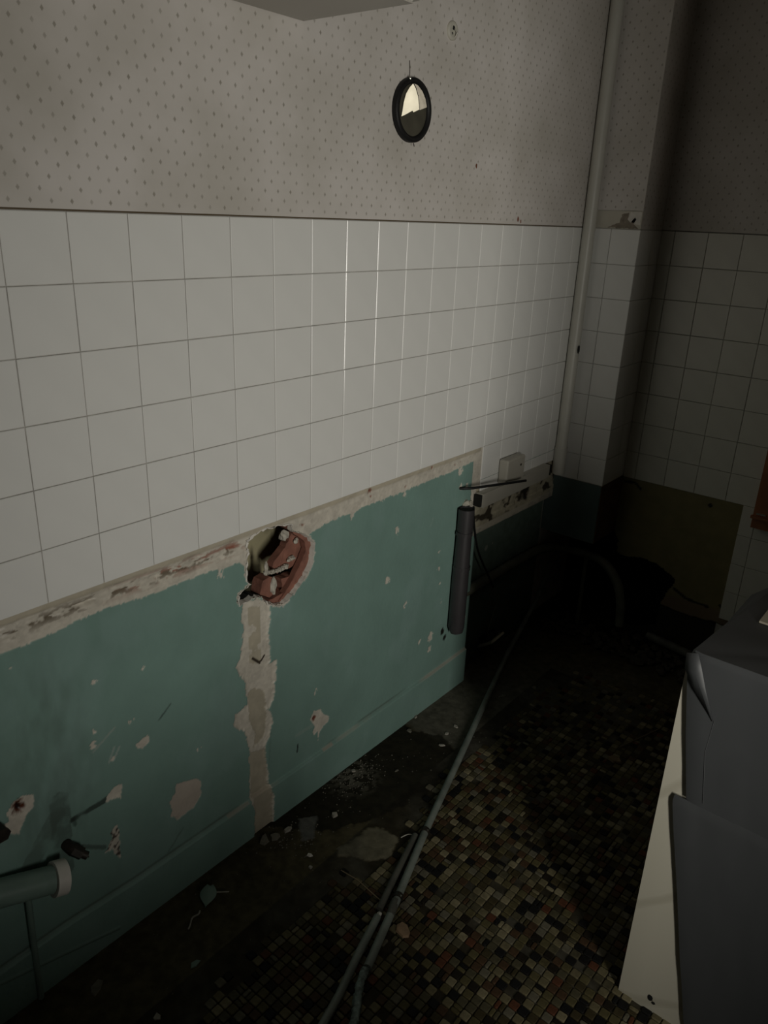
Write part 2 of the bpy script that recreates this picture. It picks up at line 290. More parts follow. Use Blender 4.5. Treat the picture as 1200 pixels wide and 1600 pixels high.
    edge = np.clip(1 - np.abs(Z - sk) / (.005 + .004 * (fbm(Y, Z, .07, 44) - .4)), 0, 1); scr = np.clip((fbm(Y, Z * .2, .12, 61) - .55) * 10, 0, 1)
    scr = np.maximum(scr * .6, ((Y > .26) & (Y < .33)) * .8 + ((Y > 1.08) & (Y < 1.32)) * .9 + ((Y > .60) & (Y < .64)) * 1.)
    col = mix(col, (.40, .34, .28), edge * scr * .8); col = mix(col, (.06, .05, .035), np.clip(1 - np.abs(Z - sk - .006) / .006, 0, 1) * np.clip((fbm(Y, Z * .1, .2, 66) - .40) * 6, 0, 1) * ((Y < .30) | ((Y > .48) & (Y < 1.05))) * .6)
    # a second ridge near the floor at the far left, tinted darker
    k2 = np.clip(1 - np.abs(Z - (.10 - (Y + .30) * .30)) / .005, 0, 1) * (Y < -.05); h = h + .003 * k2; col = mix(col, (.07, .08, .06), k2 * .5)
    # sunken, darker green part of the wall beyond the black pipe, darkest near the floor
    rec = (Y > 1.318) & (Z < .552 + .004 * n1)
    low = (Y > 1.305) & (Z >= .552) & (Z < .72)
    rough = C(.46, .42, .31)[None] * (1 + .5 * n1 + .3 * n2)[:, None]; rough = mix(rough, (.06, .05, .035), np.clip((fbm(Y, Z * 1.5, .035, 17) - .57) * 10, 0, 1)); rough = mix(rough, (.58, .54, .45), (Z < .578) * .7)
    rough = mix(rough, (.03, .025, .02), np.clip(2 - np.hypot(Y - 1.63, (Z - .625) * 1.2) / .02 + n1 * 3, 0, 1))
    col = np.where(low[:, None], rough, col); h = np.where(low, .003 * nb + .001 - .003 * (Z > .60), h)
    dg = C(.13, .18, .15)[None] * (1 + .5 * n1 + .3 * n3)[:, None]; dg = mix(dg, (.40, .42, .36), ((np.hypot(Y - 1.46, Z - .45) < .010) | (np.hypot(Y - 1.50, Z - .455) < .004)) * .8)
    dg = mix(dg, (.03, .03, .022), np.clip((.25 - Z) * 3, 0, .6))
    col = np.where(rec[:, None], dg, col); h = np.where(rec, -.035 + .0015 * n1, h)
    return h, np.clip(col, .004, 1), hs < -.0012

wl = struct('wall_left', None)
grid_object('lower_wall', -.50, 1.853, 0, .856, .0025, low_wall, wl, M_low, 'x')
mb = MB(); mb.box((-.16, -1.6, 0), (-.02, .27, H)); mb.box((-.16, .76, 0), (-.06, 2.2, H)); mb.box((-.16, .27, 0), (-.06, .76, .50)); mb.box((-.16, .27, .9), (-.06, .76, H))
obj('masonry_core', mb.mesh('masonry_core', M_grout), wl)
mb = MB(); mb.box((-.055, -1.6, .853), (.0, 2.04, H)); mb.box((-.055, -1.6, 0), (.0, -.499, .853))
obj('plaster_face', mb.mesh('plaster_face', M_grout), wl)
# hole: rim, beige back of the cavity, broken hollow terracotta bricks, mortar lumps
def ring(P, k): 
    c = Vector((.445, .735)); return [c + (Vector(p) - c) * k for p in P]
def densify(P, d=.006, amp=.0032):
    out = []; n = len(P)
    for i in range(n):
        a = Vector(P[i]); b = Vector(P[(i + 1) % n]); m = max(1, int((b - a).length / d))
        for j in range(m): out.append(a.lerp(b, j / m) + Vector((random.uniform(-amp, amp), random.uniform(-amp, amp))))
    return out
HD = densify(HOLE)
def loft(rings, m, name, smooth=False):
    n = len(rings[0]); v = [p for R in rings for p in R]; f = []
    for i in range(len(rings) - 1):
        for k in range(n): f.append((i * n + k, i * n + (k + 1) % n, (i + 1) * n + (k + 1) % n, (i + 1) * n + k))
    return mesh(name, v, f, m, smooth)
r0 = [(.0006 + random.uniform(0, .0015), p.x + random.uniform(-.002, .002), p.y + random.uniform(-.002, .002)) for p in ring(HD, 1.02 + .0)]; r1 = [(.0035 + random.uniform(-.001, .002), p.x, p.y) for p in ring(HD, 1.0)]; r2 = [(-.012, p.x, p.y) for p in ring(HD, .975)]
obj('torn_plaster_rim', loft([r0, r1, r2], M_white, 'torn_plaster_rim'), wl)
r3 = [(-.011, p.x, p.y) for p in ring(HD, .985)]; r4 = [(-.045, p.x, p.y) for p in ring(HD, .99)]
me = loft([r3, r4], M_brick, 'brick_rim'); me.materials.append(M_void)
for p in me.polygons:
    if not (p.center.y > .45 or p.center.z > .795): p.material_index = 1  # left and lower rim faces painted black for the cavity's shade
obj('brick_rim', me, wl)
r5 = [(-.045, p.x, p.y) for p in ring(HD, 1.0)]; r6 = [(-.075, p.x, p.y) for p in ring(HD, 1.25)]
mb = MB(); mb.box((-.159, .27, .50), (-.118, .76, .90)); obj('cavity_back', mb.mesh('cavity_back', M_beige), wl)
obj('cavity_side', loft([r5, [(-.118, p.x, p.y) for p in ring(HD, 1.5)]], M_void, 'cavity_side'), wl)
def deep(P, d): return [(y + d * (y + .685) / 1.212, z + d * (z - 1.518) / 1.212) for y, z in P]
def prism(P, x0, x1, mt, name, parent, jag=.0015):
    if x1 < -.012: P = deep(P, -x1)
    P = densify(P, .008, jag); n = len(P); v = [(x1 + random.uniform(-.0012, .0012), p[0], p[1]) for p in P] + [(x0, p[0], p[1]) for p in P]
    f = [tuple(range(n)), tuple(range(n, 2 * n))[::-1]] + [(k, k + n, (k + 1) % n + n, (k + 1) % n) for k in range(n)]
    return obj(name, mesh(name, v, f, mt), parent)
BA = [(0.489, 0.8073), (0.5177, 0.8036), (0.5486, 0.7791), (0.5656, 0.7622), (0.5607, 0.7407), (0.5144, 0.7185), (0.4663, 0.7195), (0.4414, 0.7181), (0.4265, 0.7407), (0.4358, 0.7548), (0.4607, 0.7715), (0.4795, 0.7903)]
sh = lambda P, dy, dz=0: [(a + dy, b + dz) for a, b in P]
prism(sh(BA, .0), -.05, -.030, M_brick, 'brick', wl)
prism([(.503, .80), (.521, .803), (.552, .776), (.566, .757), (.566, .72), (.552, .70), (.528, .668), (.497, .650), (.468, .63), (.455, .634), (.49, .664), (.515, .693), (.535, .72), (.548, .745), (.54, .77)], -.026, -.010, M_brick, 'brick', wl, .001)
prism([(0.3959, 0.7142), (0.417, 0.7191), (0.436, 0.705), (.430, .668), (0.4158, 0.6641), (0.3861, 0.6829)], -.05, -.018, M_brick, 'brick', wl)
prism([(.455, .700), (.50, .695), (.505, .688), (.485, .668), (.46, .66)], -.05, -.026, M_brick, 'brick', wl)
prism([(.41, .655), (.47, .66), (.50, .675), (.49, .655), (.462, .633), (.434, .641)], -.05, -.014, M_brick, 'brick', wl)
prism([(.505, .727), (.518, .735), (.541, .757), (.539, .742), (.52, .722)], -.03, -.0285, M_void, 'brick_slot', wl, .0005)
prism([(.478, .672), (.487, .678), (.507, .692), (.500, .675), (.487, .664)], -.026, -.0135, M_void, 'brick_slot', wl, .0005)
prism([(.518, .772), (.530, .777), (.539, .785), (.530, .793), (.520, .785)], -.03, -.0285, M_void, 'brick_slot', wl, .0005)
def lump(r, seed, sq=(1, 1, 1), m=None, name='lump'):
    R = random.Random(seed); v = []; f = []; nu, nv = 9, 6
    for i in range(1, nv):
        for k in range(nu):
            th = PI * i / nv; ph = 2 * PI * k / nu; q = r * R.uniform(.72, 1.15)
            v.append((q * math.sin(th) * math.cos(ph) * sq[0], q * math.sin(th) * math.sin(ph) * sq[1], q * math.cos(th) * sq[2]))
    v += [(0, 0, r * sq[2]), (0, 0, -r * sq[2])]; t, b = len(v) - 2, len(v) - 1
    for i in range(nv - 2):
        for k in range(nu): f.append((i * nu + k, (i + 1) * nu + k, (i + 1) * nu + (k + 1) % nu, i * nu + (k + 1) % nu))
    for k in range(nu): f += [(t, k, (k + 1) % nu), (b, (nv - 2) * nu + (k + 1) % nu, (nv - 2) * nu + k)]
    return mesh(name, v, f, m)
obj('mortar_lump', lump(.014, 3, (.8, 1, 1), M_mortar), wl, (-.008, .471, .805))
obj('mortar_lump', lump(.012, 5, (.6, .9, 2.0), M_mortar), wl, (-.018, .444, .678))
for k in range(9): t = k / 8; obj('mortar_lump', lump(.0055 + .003 * random.random(), 20 + k, (1, 1.2, .8), M_mortar), wl, (-.024, .428 + .085 * t, .716 - .006 * math.sin(t * 3) + .0 * t + (.012 if k > 6 else 0)))
obj('mortar_lump', lump(.008, 44, (.6, 1, 1), M_mortar), wl, (-.024, .527, .768)); obj('mortar_lump', lump(.008, 45, (.6, .7, 1.8), M_mortar), wl, (-.02, .425, .735))
# flat damp plaster at lower right corner of hole
for cy, cz, r in [(.742 + .5, .672, .017), (1.265, .668, .013)]: obj('plaster_lump', lump(r, int(cy * 100), (.8, 1.2, .8), M_mortar), wl, (.004, cy, cz + .01))

# white tiles of the left wall
for i in range(-4, 17):
    a0, a1 = i * PT, min((i + 1) * PT, 1.8525)
    for j in range(6): put_tile(wl, 'x', 0, a0, a1, T - PT * (j + 1) if j < 5 else T - .652, T - PT * j)
    if i >= 12:
        a0 = max(a0, 1.308)
        put_tile(wl, 'x', 0, a0, a1, T - .762, T - .652); put_tile(wl, 'x', 0, a0, a1, .70 + .0, T - .762)
# wallpaper in two sheets with a seam
obj('wallpaper_sheet', slab('x', 0, .0042, -1.6, .5195, T + .003, H, 'wallpaper_sheet', M_paper), wl)
obj('wallpaper_sheet', slab('x', 0, .0026, .5198, 1.853, T + .003, H, 'wallpaper_sheet', M_paper), wl)
mb = MB(); mb.box((0, -1.6, T + .0002), (.0022, 1.853, T + .0032)); obj('paper_edge_shade', mb.mesh('paper_edge_shade', mat('edge_shade_paint', (.10, .075, .045), .9)), wl)  # dark strip painting the shade along the wallpaper's lower edge
# torn spots in the wallpaper
for y, z, r in [(1.1597, 1.6462, .006), (1.3983, 1.5215, .0085), (1.415, 1.515, .005)]:
    n = 9; v = [(.0034, y, z)] + [(.0032, y + r * random.uniform(.5, 1.1) * math.cos(2 * PI * k / n) * .8, z + r * random.uniform(.6, 1.2) * math.sin(2 * PI * k / n)) for k in range(n)]
    obj('torn_spot', mesh('torn_spot', v, [(0, k + 1, (k + 1) % n + 1) for k in range(n)], M_brick if r > .006 else M_rust), wl)

# ------------------------------------------------------------------ floor
def floorfn(X, Y):
    n1 = fbm(X, Y, .05, 5) - .5; n2 = fbm(X, Y, .012, 15) - .5; n3 = fbm(X, Y, .25, 25) - .5
    mud = C(.075, .064, .036)[None] * (1 + .8 * n3 + .7 * n1 + .5 * n2)[:, None]; col = mud
    con = C(.105, .10, .078)[None] * (1 + .4 * n1 + .3 * n2)[:, None]
    far = np.clip((Y - .97 + n1 * .05) / .02, 0, 1) * np.clip((1.75 - Y) / .4, 0, 1)
    wet = sdf([(-.05, .955), (0.02, .975), (0.0381, 0.9651), (0.1323, 1.0076), (0.2062, 0.9708), (0.2547, 0.917), (0.2567, 0.74), (0.1868, 0.5487), (0.1264, 0.4645), (0.0099, 0.3908), (-.05, .3)], X, Y) + n1 * .03 + n2 * .02
    col = mix(col, con, far * (X < .5)); col = mix(col, (.016, .015, .010), np.clip(-wet / .004, 0, 1) * .85)
    lp = sdf([(0.2162, 0.4291), (0.1985, 0.4555), (0.2091, 0.5232), (0.2059, 0.5657), (0.245, 0.5853), (0.2913, 0.5816), (0.3192, 0.5205), (0.2774, 0.4696)], X, Y) + n1 * .02 + n2 * .015
    gp = sdf([(0.0526, 0.4599), (0.0802, 0.5002), (0.1319, 0.4396), (0.1124, 0.4077)], X, Y) + n1 * .015 + n2 * .01
    col = mix(col, (.16, .145, .10), np.clip(-lp / .003, 0, 1)); col = mix(col, (.13, .13, .12), np.clip(-gp / .003, 0, 1))
    mo = X > .20; col = mix(col, (.018, .015, .010), mo * (Y < 1.6) * (lp > 0) * .75)
    dust = np.clip((fbm(X, Y, .14, 35) - .5) * 5, 0, 1) * mo * .5; col = mix(col, (.10, .095, .075), dust)
    grit = np.clip(1 - np.hypot(X - .045, (Y - .68)) / .10, 0, 1) * (n2 > .02); col = mix(col, (.16, .15, .12), grit)
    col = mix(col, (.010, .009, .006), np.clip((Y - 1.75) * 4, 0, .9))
    h = .0012 * n1 + .0008 * n2 + .0018 * np.clip(-lp / .004, 0, 1) + .0018 * np.clip(-gp / .004, 0, 1) + .001 * far * (X < .3) + .0012 * dust + .02 * np.clip((Y - 1.8) / .3, 0, 1) * (fbm(X, Y, .09, 95) - .2)
    return h, np.clip(col, .003, 1), np.zeros(X.shape, bool)
fl = struct('floor')
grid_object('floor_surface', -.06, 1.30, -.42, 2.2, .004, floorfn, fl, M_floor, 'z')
mb = MB(); mb.box((-.06, -1.6, -.05), (2.45, 2.2, -.006)); obj('slab', mb.mesh('slab', M_grout), fl)
mb = MB(); mb.box((1.295, -1.6, -.04), (2.45, 2.2, 0.)); mb.box((-.02, -1.6, -.04), (1.295, -.418, 0.)); obj('screed', mb.mesh('screed', mat('plain_grime', (.03, .026, .018), .8, noise=.4, scale=20)), fl)
# mosaic
MP = .0215
pal = [(.13, .115, .075), (.19, .17, .12), (.085, .075, .04), (.115, .108, .09), (.06, .036, .022), (.085, .034, .02), (.008, .008, .009), (.045, .037, .02), (.07, .064, .043), (.014, .011, .008)]
wts = [15, 6, 17, 7, 13, 3, 13, 15, 17, 8]
MMos = [mat('mosaic_%s' % n, (c[0], c[1] * .97, c[2] * .82), .65, noise=.3, scale=90, bump=.3, bscale=200, spec=.15) for n, c in zip(['tan', 'cream', 'olive', 'grey', 'brown', 'russet', 'black', 'umber', 'khaki', 'charcoal'], pal)]
def mos_verts(wx, wy, t=.0042):
    a, c = wx / 2, wy / 2; b = .0014
    v = []
    for (dx, dz) in ((0, 0.0), (0, t - .0012), (b, t)):
        A, B = a - dx, c - dx; k = .0022
        v += [(-A + k, -B, dz), (A - k, -B, dz), (A, -B + k, dz), (A, B - k, dz), (A - k, B, dz), (-A + k, B, dz), (-A, B - k, dz), (-A, -B + k, dz)]
    f = [(i * 8 + k, i * 8 + (k + 1) % 8, (i + 1) * 8 + (k + 1) % 8, (i + 1) * 8 + k) for i in range(2) for k in range(8)] + [tuple(range(16, 24))]
    return v, f
mos = []
def medge(y): return np.interp(y, [-.4, -.07, .09, .26, .42, .58, .68, .885, 1.08, 1.37, 1.7], [.33, .285, .26, .255, .27, .30, .27, .235, .26, .23, .3])
nx = 44; ny = 90
for iy in range(ny):
    for ix in range(nx):
        x = .20 + ix * MP; y = -.26 + iy * MP
        if x > 1.12 or y > 1.66: continue
        e = x - medge(y) + .03 * (vnoise(np.array([x * 30.]), np.array([y * 30.]), 5)[0] - .5)
        if e < 0: continue
        miss = .05 + (.45 if e < .02 else 0) + max(0, (y - 1.1)) * .75
        if random.random() < miss: continue
        if .195 < x < .32 and .42 < y < .60: continue
        c = random.choices(range(10), wts)[0]
        ex, ey = MP - .0021, MP - .0021; r = random.random()
        halves = [(0, ex, ey)]
        dirt = .0008 * random.random() + (.0016 if y > 1.0 else 0)
        if r < .07: mos.append((x - MP / 4, y, MP / 2 - .002, ey, c, dirt)); mos.append((x + MP / 4, y, MP / 2 - .002, ey, random.choices(range(10), wts)[0], dirt))
        elif r < .14: mos.append((x, y - MP / 4, ex, MP / 2 - .002, c, dirt)); mos.append((x, y + MP / 4, ex, MP / 2 - .002, random.choices(range(10), wts)[0], dirt))
        else: mos.append((x, y, ex, ey, c, dirt))
def inview(x, y):
    d = Vector((x, y, 0)) - CAM; z = d.dot(cf); px = 600 + 1199.5 * d.dot(cr) / z; py = 800 - 1199.5 * d.dot(cu) / z
    hid = px > 966 + (1548 - py) * .209 - 2
    return (0 < px < 1200 and py < 1600 and not hid), d.length
near = sorted([(inview(m[0], m[1])[1], k) for k, m in enumerate(mos) if inview(m[0], m[1])[0]])[:298]
nearset = {k for _, k in near}; cache = {}
rest = {}
for k, (x, y, wx, wy, c, dirt) in enumerate(mos):
    rz = random.gauss(0, .025); z = .0002 - dirt
    if k in nearset:
        key = (round(wx, 4), round(wy, 4), c)
        if key not in cache: v, f = mos_verts(wx, wy); cache[key] = mesh('mosaic_tile', v, f, MMos[c])
        obj('mosaic_tile', cache[key], fl, (x, y, z), (random.gauss(0, .012), random.gauss(0, .012), rz))
    else:
        R = Matrix.Rotation(rz, 3, 'Z'); v, f = mos_verts(wx, wy); mbr = rest.setdefault('all', [[], [], []]); n = len(mbr[0])
        for p in v: q = R @ Vector(p); mbr[0].append((q.x + x, q.y + y, q.z + z))
        mbr[1] += [tuple(i + n for i in g) for g in f]; mbr[2] += [c] * len(f)
me = mesh('mosaic_field', rest['all'][0], rest['all'][1]); [me.materials.append(m) for m in MMos]; me.polygons.foreach_set('material_index', rest['all'][2]); me.update()
obj('mosaic_field', me, fl, kind='stuff')

# ------------------------------------------------------------------ chimney casing in the corner (pillar)
PX, PY, BY = .187, 1.853, 2.04
wp = struct('wall_pillar')
mb = MB(); mb.box((-.05, PY, .41), (PX, BY + .02, H)); obj('casing_core', mb.mesh('casing_core', M_grout), wp)
for j in range(8):
    z1 = T - PT * j; z0 = z1 - PT if j < 7 else .637
    for a0, a1 in [(.0, .092), (.092, PX + .004)]: put_tile(wp, 'y', PY, a0, a1, z0, z1)
    for a0, a1 in [(PY - .004, PY + .11), (PY + .11, BY - .001)]: put_tile(wp, 'x', PX, a0, a1, z0, z1)
obj('green_paint_panel', slab('y', PY, .003, -.03, PX, .412, .635, 'green_paint_panel', mat('dark_bluish_green_paint', (.085, .125, .12), .5, noise=.15, scale=10)), wp)
obj('bare_brick_side', slab('x', PX, .003, PY, BY, .412, .635, 'bare_brick_side', mat('bare_brown_brick', (.12, .06, .025), .85, noise=.4, scale=30, bump=.5)), wp)
obj('wallpaper_sheet', slab('y', PY, .003, 0, PX + .003, T + .056, H, 'wallpaper_sheet', M_paper), wp)
obj('wallpaper_sheet', slab('x', PX, .003, PY, BY, T + .002, H, 'wallpaper_sheet', M_paper), wp)
obj('paper_border_strip', slab('y', PY, .0035, 0, PX + .003, T + .002, T + .055, 'paper_border_strip', mat('faded_border_paper', (.56, .53, .45), .8, noise=.08, scale=12)), wp)
def patch(name, P, y, m, par):
    P = densify(P, .006, .0015); n = len(P); v = [(p[0], y, p[1]) for p in P] + [(p[0], y + .001, p[1]) for p in P]
    return obj(name, mesh(name, v, [tuple(range(n))] + [(k, k + n, (k + 1) % n + n, (k + 1) % n) for k in range(n)], m), par)
patch('bare_plaster_scar', [(.078, T + .003), (.10, T + .014), (.118, T + .020), (.122, T + .045), (.145, T + .050), (.142, T + .030), (.155, T + .020), (.165, T + .036), (.172, T + .03), (.165, T + .016), (.184, T + .003)], PY - .0042, mat('brown_plaster_scar', (.27, .23, .18), .9, noise=.3, scale=60), wp)
patch('pale_plaster_scar', [(.142, T + .03), (.15, T + .052), (.186, T + .053), (.187, T + .012), (.165, T + .02)], PY - .0042, M_white, wp)

# ------------------------------------------------------------------ back wall
HB = [(-.1, -.02), (-.1, .42), (0.02, .43), (0.1053, 0.41), (0.1314, 0.3939), (0.16, .405), (0.1834, 0.41), (0.207, 0.3766), (0.2097, 0.3256), (0.2426, 0.3169), (0.305, 0.3287), (0.3679, 0.3276), (0.4085, 0.3063), (0.4483, 0.2878), (0.4413, 0.2586), (0.4226, 0.2251), (0.4082, 0.165), (0.4026, 0.0792), (.36, .05), (.28, .03)]
def backfn(X, Z):
    n1 = fbm(X, Z, .03, 5) - .5; n2 = fbm(X, Z, .008, 15) - .5
    col = C(.21, .18, .085)[None] * (1 + .3 * n1)[:, None]
    col = mix(col, (.20, .14, .10), np.clip((.225 - Z + n1 * .05) / .02, 0, 1) * .8)
    for a, b in [((.2, .615), (.24, .617)), ((.24, .617), (.262, .60)), ((.45, .25), (.50, .225)), ((.50, .225), (.58, .22)), ((.62, .24), (.66, .20))]: col = mix(col, (.02, .018, .012), (seg(X, Z, a, b, .005) > .1))
    col = mix(col, (.01, .01, .008), (np.hypot(X - .518, Z - .602) < .007))
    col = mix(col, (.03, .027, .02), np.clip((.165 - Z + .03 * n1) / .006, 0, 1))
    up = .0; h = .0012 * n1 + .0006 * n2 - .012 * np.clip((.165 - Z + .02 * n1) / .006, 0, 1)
    col = mix(col, (.30, .27, .2), ((Z > .60) & (seg(X, Z, (.26, .595), (.31, .585), .006) > .1)) * .6)
    hs = sdf(HB, X, Z) + .008 * n1 + .004 * n2
    return h, np.clip(col, .004, 1), hs < 0
wb = struct('wall_back')
grid_object('lower_wall', -.04, .70, 0, .66, .004, backfn, wb, M_low, 'y')
mb = MB(); mb.box((-.06, BY + .004, .655), (.69, BY + .12, H)); mb.box((.66, BY + .004, 0), (1.25, BY + .12, .6)); mb.box((.69, BY + .004, 2.15), (1.25, BY + .12, H)); mb.box((1.2, BY + .004, 0), (2.45, BY + .12, H)); mb.box((-.06, BY + .25, -.05), (.9, BY + .30, .66)); mb.box((.62, BY + .004, 0), (.66, BY + .12, .62))
obj('masonry', mb.mesh('masonry', M_grout), wb)
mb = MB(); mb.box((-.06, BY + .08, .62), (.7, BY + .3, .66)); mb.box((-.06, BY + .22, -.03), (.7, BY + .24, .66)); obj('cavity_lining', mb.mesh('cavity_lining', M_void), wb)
xs = [.190, .235] + [.345 + .1095 * k for k in range(3)] + [.668]
for j in range(8):
    z1 = T - PT * j; z0 = z1 - PT if j < 7 else .632
    for k in range(len(xs) - 1): put_tile(wb, 'y', BY, xs[k], xs[k + 1], z0, z1, M_tile2)
xs = [.625, .6735, .783, .8925, 1.002]
for j in range(4):
    for k in range(4): put_tile(wb, 'y', BY, xs[k], xs[k + 1], .632 - PT * (j + 1), min(.632 - PT * j, .571 if k else .632), M_tile2)
obj('wallpaper_sheet', slab('y', BY + .004, .007, PX, .668, T + .003, H, 'wallpaper_sheet', M_paper), wb)

# wood-framed window in the back wall; the glowing upper pane is added for the mirror to reflect
wn = struct('window_1')
mb = MB(); x0, x1, z0, z1 = .668, 1.235, .573, 2.13
mb.box((x0, BY - .035, z0), (x0 + .05, BY + .05, z1)); mb.box((x1 - .05, BY - .035, z0), (x1, BY + .05, z1)); mb.box((x0 + .05, BY - .035, z0), (x1 - .05, BY + .05, z0 + .035)); mb.box((x0 + .05, BY - .035, z1 - .05), (x1 - .05, BY + .05, z1)); mb.box((x0 + .05, BY - .03, 1.70), (x1 - .05, BY + .05, 1.745))
obj('window_frame', mb.mesh('window_frame', M_wood), wn)
mb = MB(); mb.box((x0 - .004, BY - .05, z0 + .037), (x1 + .004, BY - .034, z0 + .045)); obj('glazing_bead', mb.mesh('glazing_bead', M_wood), wn)
mb = MB(); mb.box((x0 + .05, BY, z0 + .03), (x1 - .05, BY + .005, 1.70)); obj('window_pane', mb.mesh('window_pane', mat('dark_glass', (.02, .02, .02), .08)), wn)
mL = bpy.data.materials.new('added_glow_pane'); mL.use_nodes = True; b = mL.node_tree.nodes['Principled BSDF']; b.inputs['Base Color'].default_value = (.5, .48, .4, 1); b.inputs['Emission Color'].default_value = (1, .92, .74, 1); b.inputs['Emission Strength'].default_value = .85
nN = mL.node_tree.nodes.new('ShaderNodeTexNoise'); nN.inputs['Scale'].default_value = 9; nR = mL.node_tree.nodes.new('ShaderNodeMapRange'); nR.inputs[3].default_value = .6; nR.inputs[4].default_value = 1.15; mL.node_tree.links.new(nN.outputs[0], nR.inputs[0]); mL.node_tree.links.new(nR.outputs[0], b.inputs['Emission Strength'])
mb = MB(); mb.box((x0 + .05, BY, 1.745), (x1 - .05, BY + .005, z1 - .05)); obj('window_pane', mb.mesh('window_pane', mL), wn)
mb = MB(); mb.box((x0 + .01, BY - .038, z0 + .05), (x0 + .04, BY - .034, z0 + .055)); obj('window_screw', mb.mesh('window_screw', M_metal), wn)

# ------------------------------------------------------------------ rest of the room, with an added window and an added blocking wall
mb = MB(); mb.box((-.16, -1.7, H), (2.5, 2.2, H + .1)); struct('ceiling', mb.mesh('ceiling', M_ceil))
mb = MB(); mb.box((-.16, -1.7, 0), (2.5, -1.6, H)); struct('wall_front', mb.mesh('wall_front', M_plain))
WY0, WY1, WZ0, WZ1 = -.68, -.44, .62, 1.62
mb = MB(); mb.box((2.33, -1.6, 0), (2.43, WY0, H)); mb.box((2.33, WY1, 0), (2.43, 2.04, H)); mb.box((2.33, WY0, 0), (2.43, WY1, WZ0)); mb.box((2.33, WY0, WZ1), (2.43, WY1, H)); struct('wall_right', mb.mesh('wall_right', M_plain))
mb = MB(); mb.box((2.34, WY0, WZ0), (2.38, WY0 + .02, WZ1)); mb.box((2.34, WY1 - .02, WZ0), (2.38, WY1, WZ1)); mb.box((2.34, WY0, WZ0), (2.38, WY1, WZ0 + .02)); mb.box((2.34, WY0, WZ1 - .02), (2.38, WY1, WZ1)); struct('added_window', mb.mesh('added_window', M_wood))  # added unseen window frame around the key light
mb = MB(); mb.box((1.858, -.12, 0), (2.33, -.06, H)); struct('added_shade_wall', mb.mesh('added_shade_wall', M_plain))  # added unseen wall that keeps the key light off the back wall

lc = thing('added_shade_cabinet', 'added low brown cabinet out of view, shading the lower left wall', 'cabinet', (1.12, -.92, 0))  # added unseen blocker, shades the lower left wall and the floor
mb = MB(); mb.box((0, 0, .06), (.34, .80, .60)); mb.box((.02, .02, 0), (.32, .78, .06)); obj('carcass', mb.mesh('carcass', M_wood), lc)
mb = MB(); mb.box((-.015, -.01, .60), (.355, .81, .62)); obj('top', mb.mesh('top', M_wood), lc)
for q in (0, 1): mb = MB(); mb.box((-.016, .01 + .395 * q, .08), (0, .395 + .395 * q, .59)); d_ = obj('door', mb.mesh('door', M_wood), lc); mb = MB(); mb.box((-.026, .35 + .08 * q, .42), (-.016, .365 + .08 * q, .52)); obj('handle', mb.mesh('handle', M_metal), d_)

# ------------------------------------------------------------------ wall cabinet, mirror, hook, pipes on the wall
cb = thing('wall_cabinet', 'plain pale wall cabinet seen from below, its outer corner chipped', 'cabinet', (0, .1, 1.855))
M_cab = mat('cabinet_paint', (.46, .435, .39), .5, noise=.04, scale=6)
mb = MB(); mb.box((.006, -.7, 0), (.268, .422, .018)); obj('bottom_panel', mb.mesh('bottom_panel', M_cab), cb)
for a in (.404, -.7): mb = MB(); mb.box((.006, a, .018), (.268, a + .018, .62)); obj('side_panel', mb.mesh('side_panel', M_cab), cb)
mb = MB(); mb.box((.006, -.682, .602), (.268, .404, .62)); obj('top_panel', mb.mesh('top_panel', M_cab), cb)
for a in (-.70, -.138): mb = MB(); mb.box((.268, a, .002), (.284, a + .559, .618)); obj('door', mb.mesh('door', M_cab), cb)
obj('chipped_corner', lump(.02, 9, (1, 1.1, .5), M_white, 'chipped_corner'), cb, (.262, .413, .010))

mr = thing('round_mirror', 'small round broken mirror in a black rim hanging on the dotted wallpaper', 'mirror', (.0042, .868, 1.742))
n = 48; R = .0665
def ringmesh(rad, name, m):   # rad: list of (r, x)
    v = [(x, r * math.cos(2 * PI * k / n), r * math.sin(2 * PI * k / n)) for r, x in rad for k in range(n)]; f = [(i * n + k, i * n + (k + 1) % n, (i + 1) * n + (k + 1) % n, (i + 1) * n + k) for i in range(len(rad) - 1) for k in range(n)]
    return mesh(name, v, f, m, True)
obj('rim', ringmesh([(R, -.003), (R, .009), (R - .002, .012), (R - .007, .013), (R - .012, .011), (R - .0135, .006)], 'rim', M_black), mr)
v = [(.005, 0, 0)] + [(.005, (R - .012) * math.cos(2 * PI * k / n), (R - .012) * math.sin(2 * PI * k / n)) for k in range(n)]
obj('backing', mesh('backing', v, [(0, k + 1, (k + 1) % n + 1) for k in range(n)], M_back), mr)
def shard(P, m, tilt, name, lab):
    c = Vector((0, sum(p[0] for p in P) / len(P), sum(p[1] for p in P) / len(P))); nP = len(P)
    v = [(.003, p[0] - c.y, p[1] - c.z) for p in P] + [(.001, p[0] - c.y, p[1] - c.z) for p in P]
    o = obj(name, mesh(name, v, [tuple(range(nP)), tuple(range(nP, 2 * nP))[::-1]] + [(k, k + nP, (k + 1) % nP + nP, (k + 1) % nP) for k in range(nP)], m), mr, (.0055, c.y, c.z), tilt); o['label'] = lab
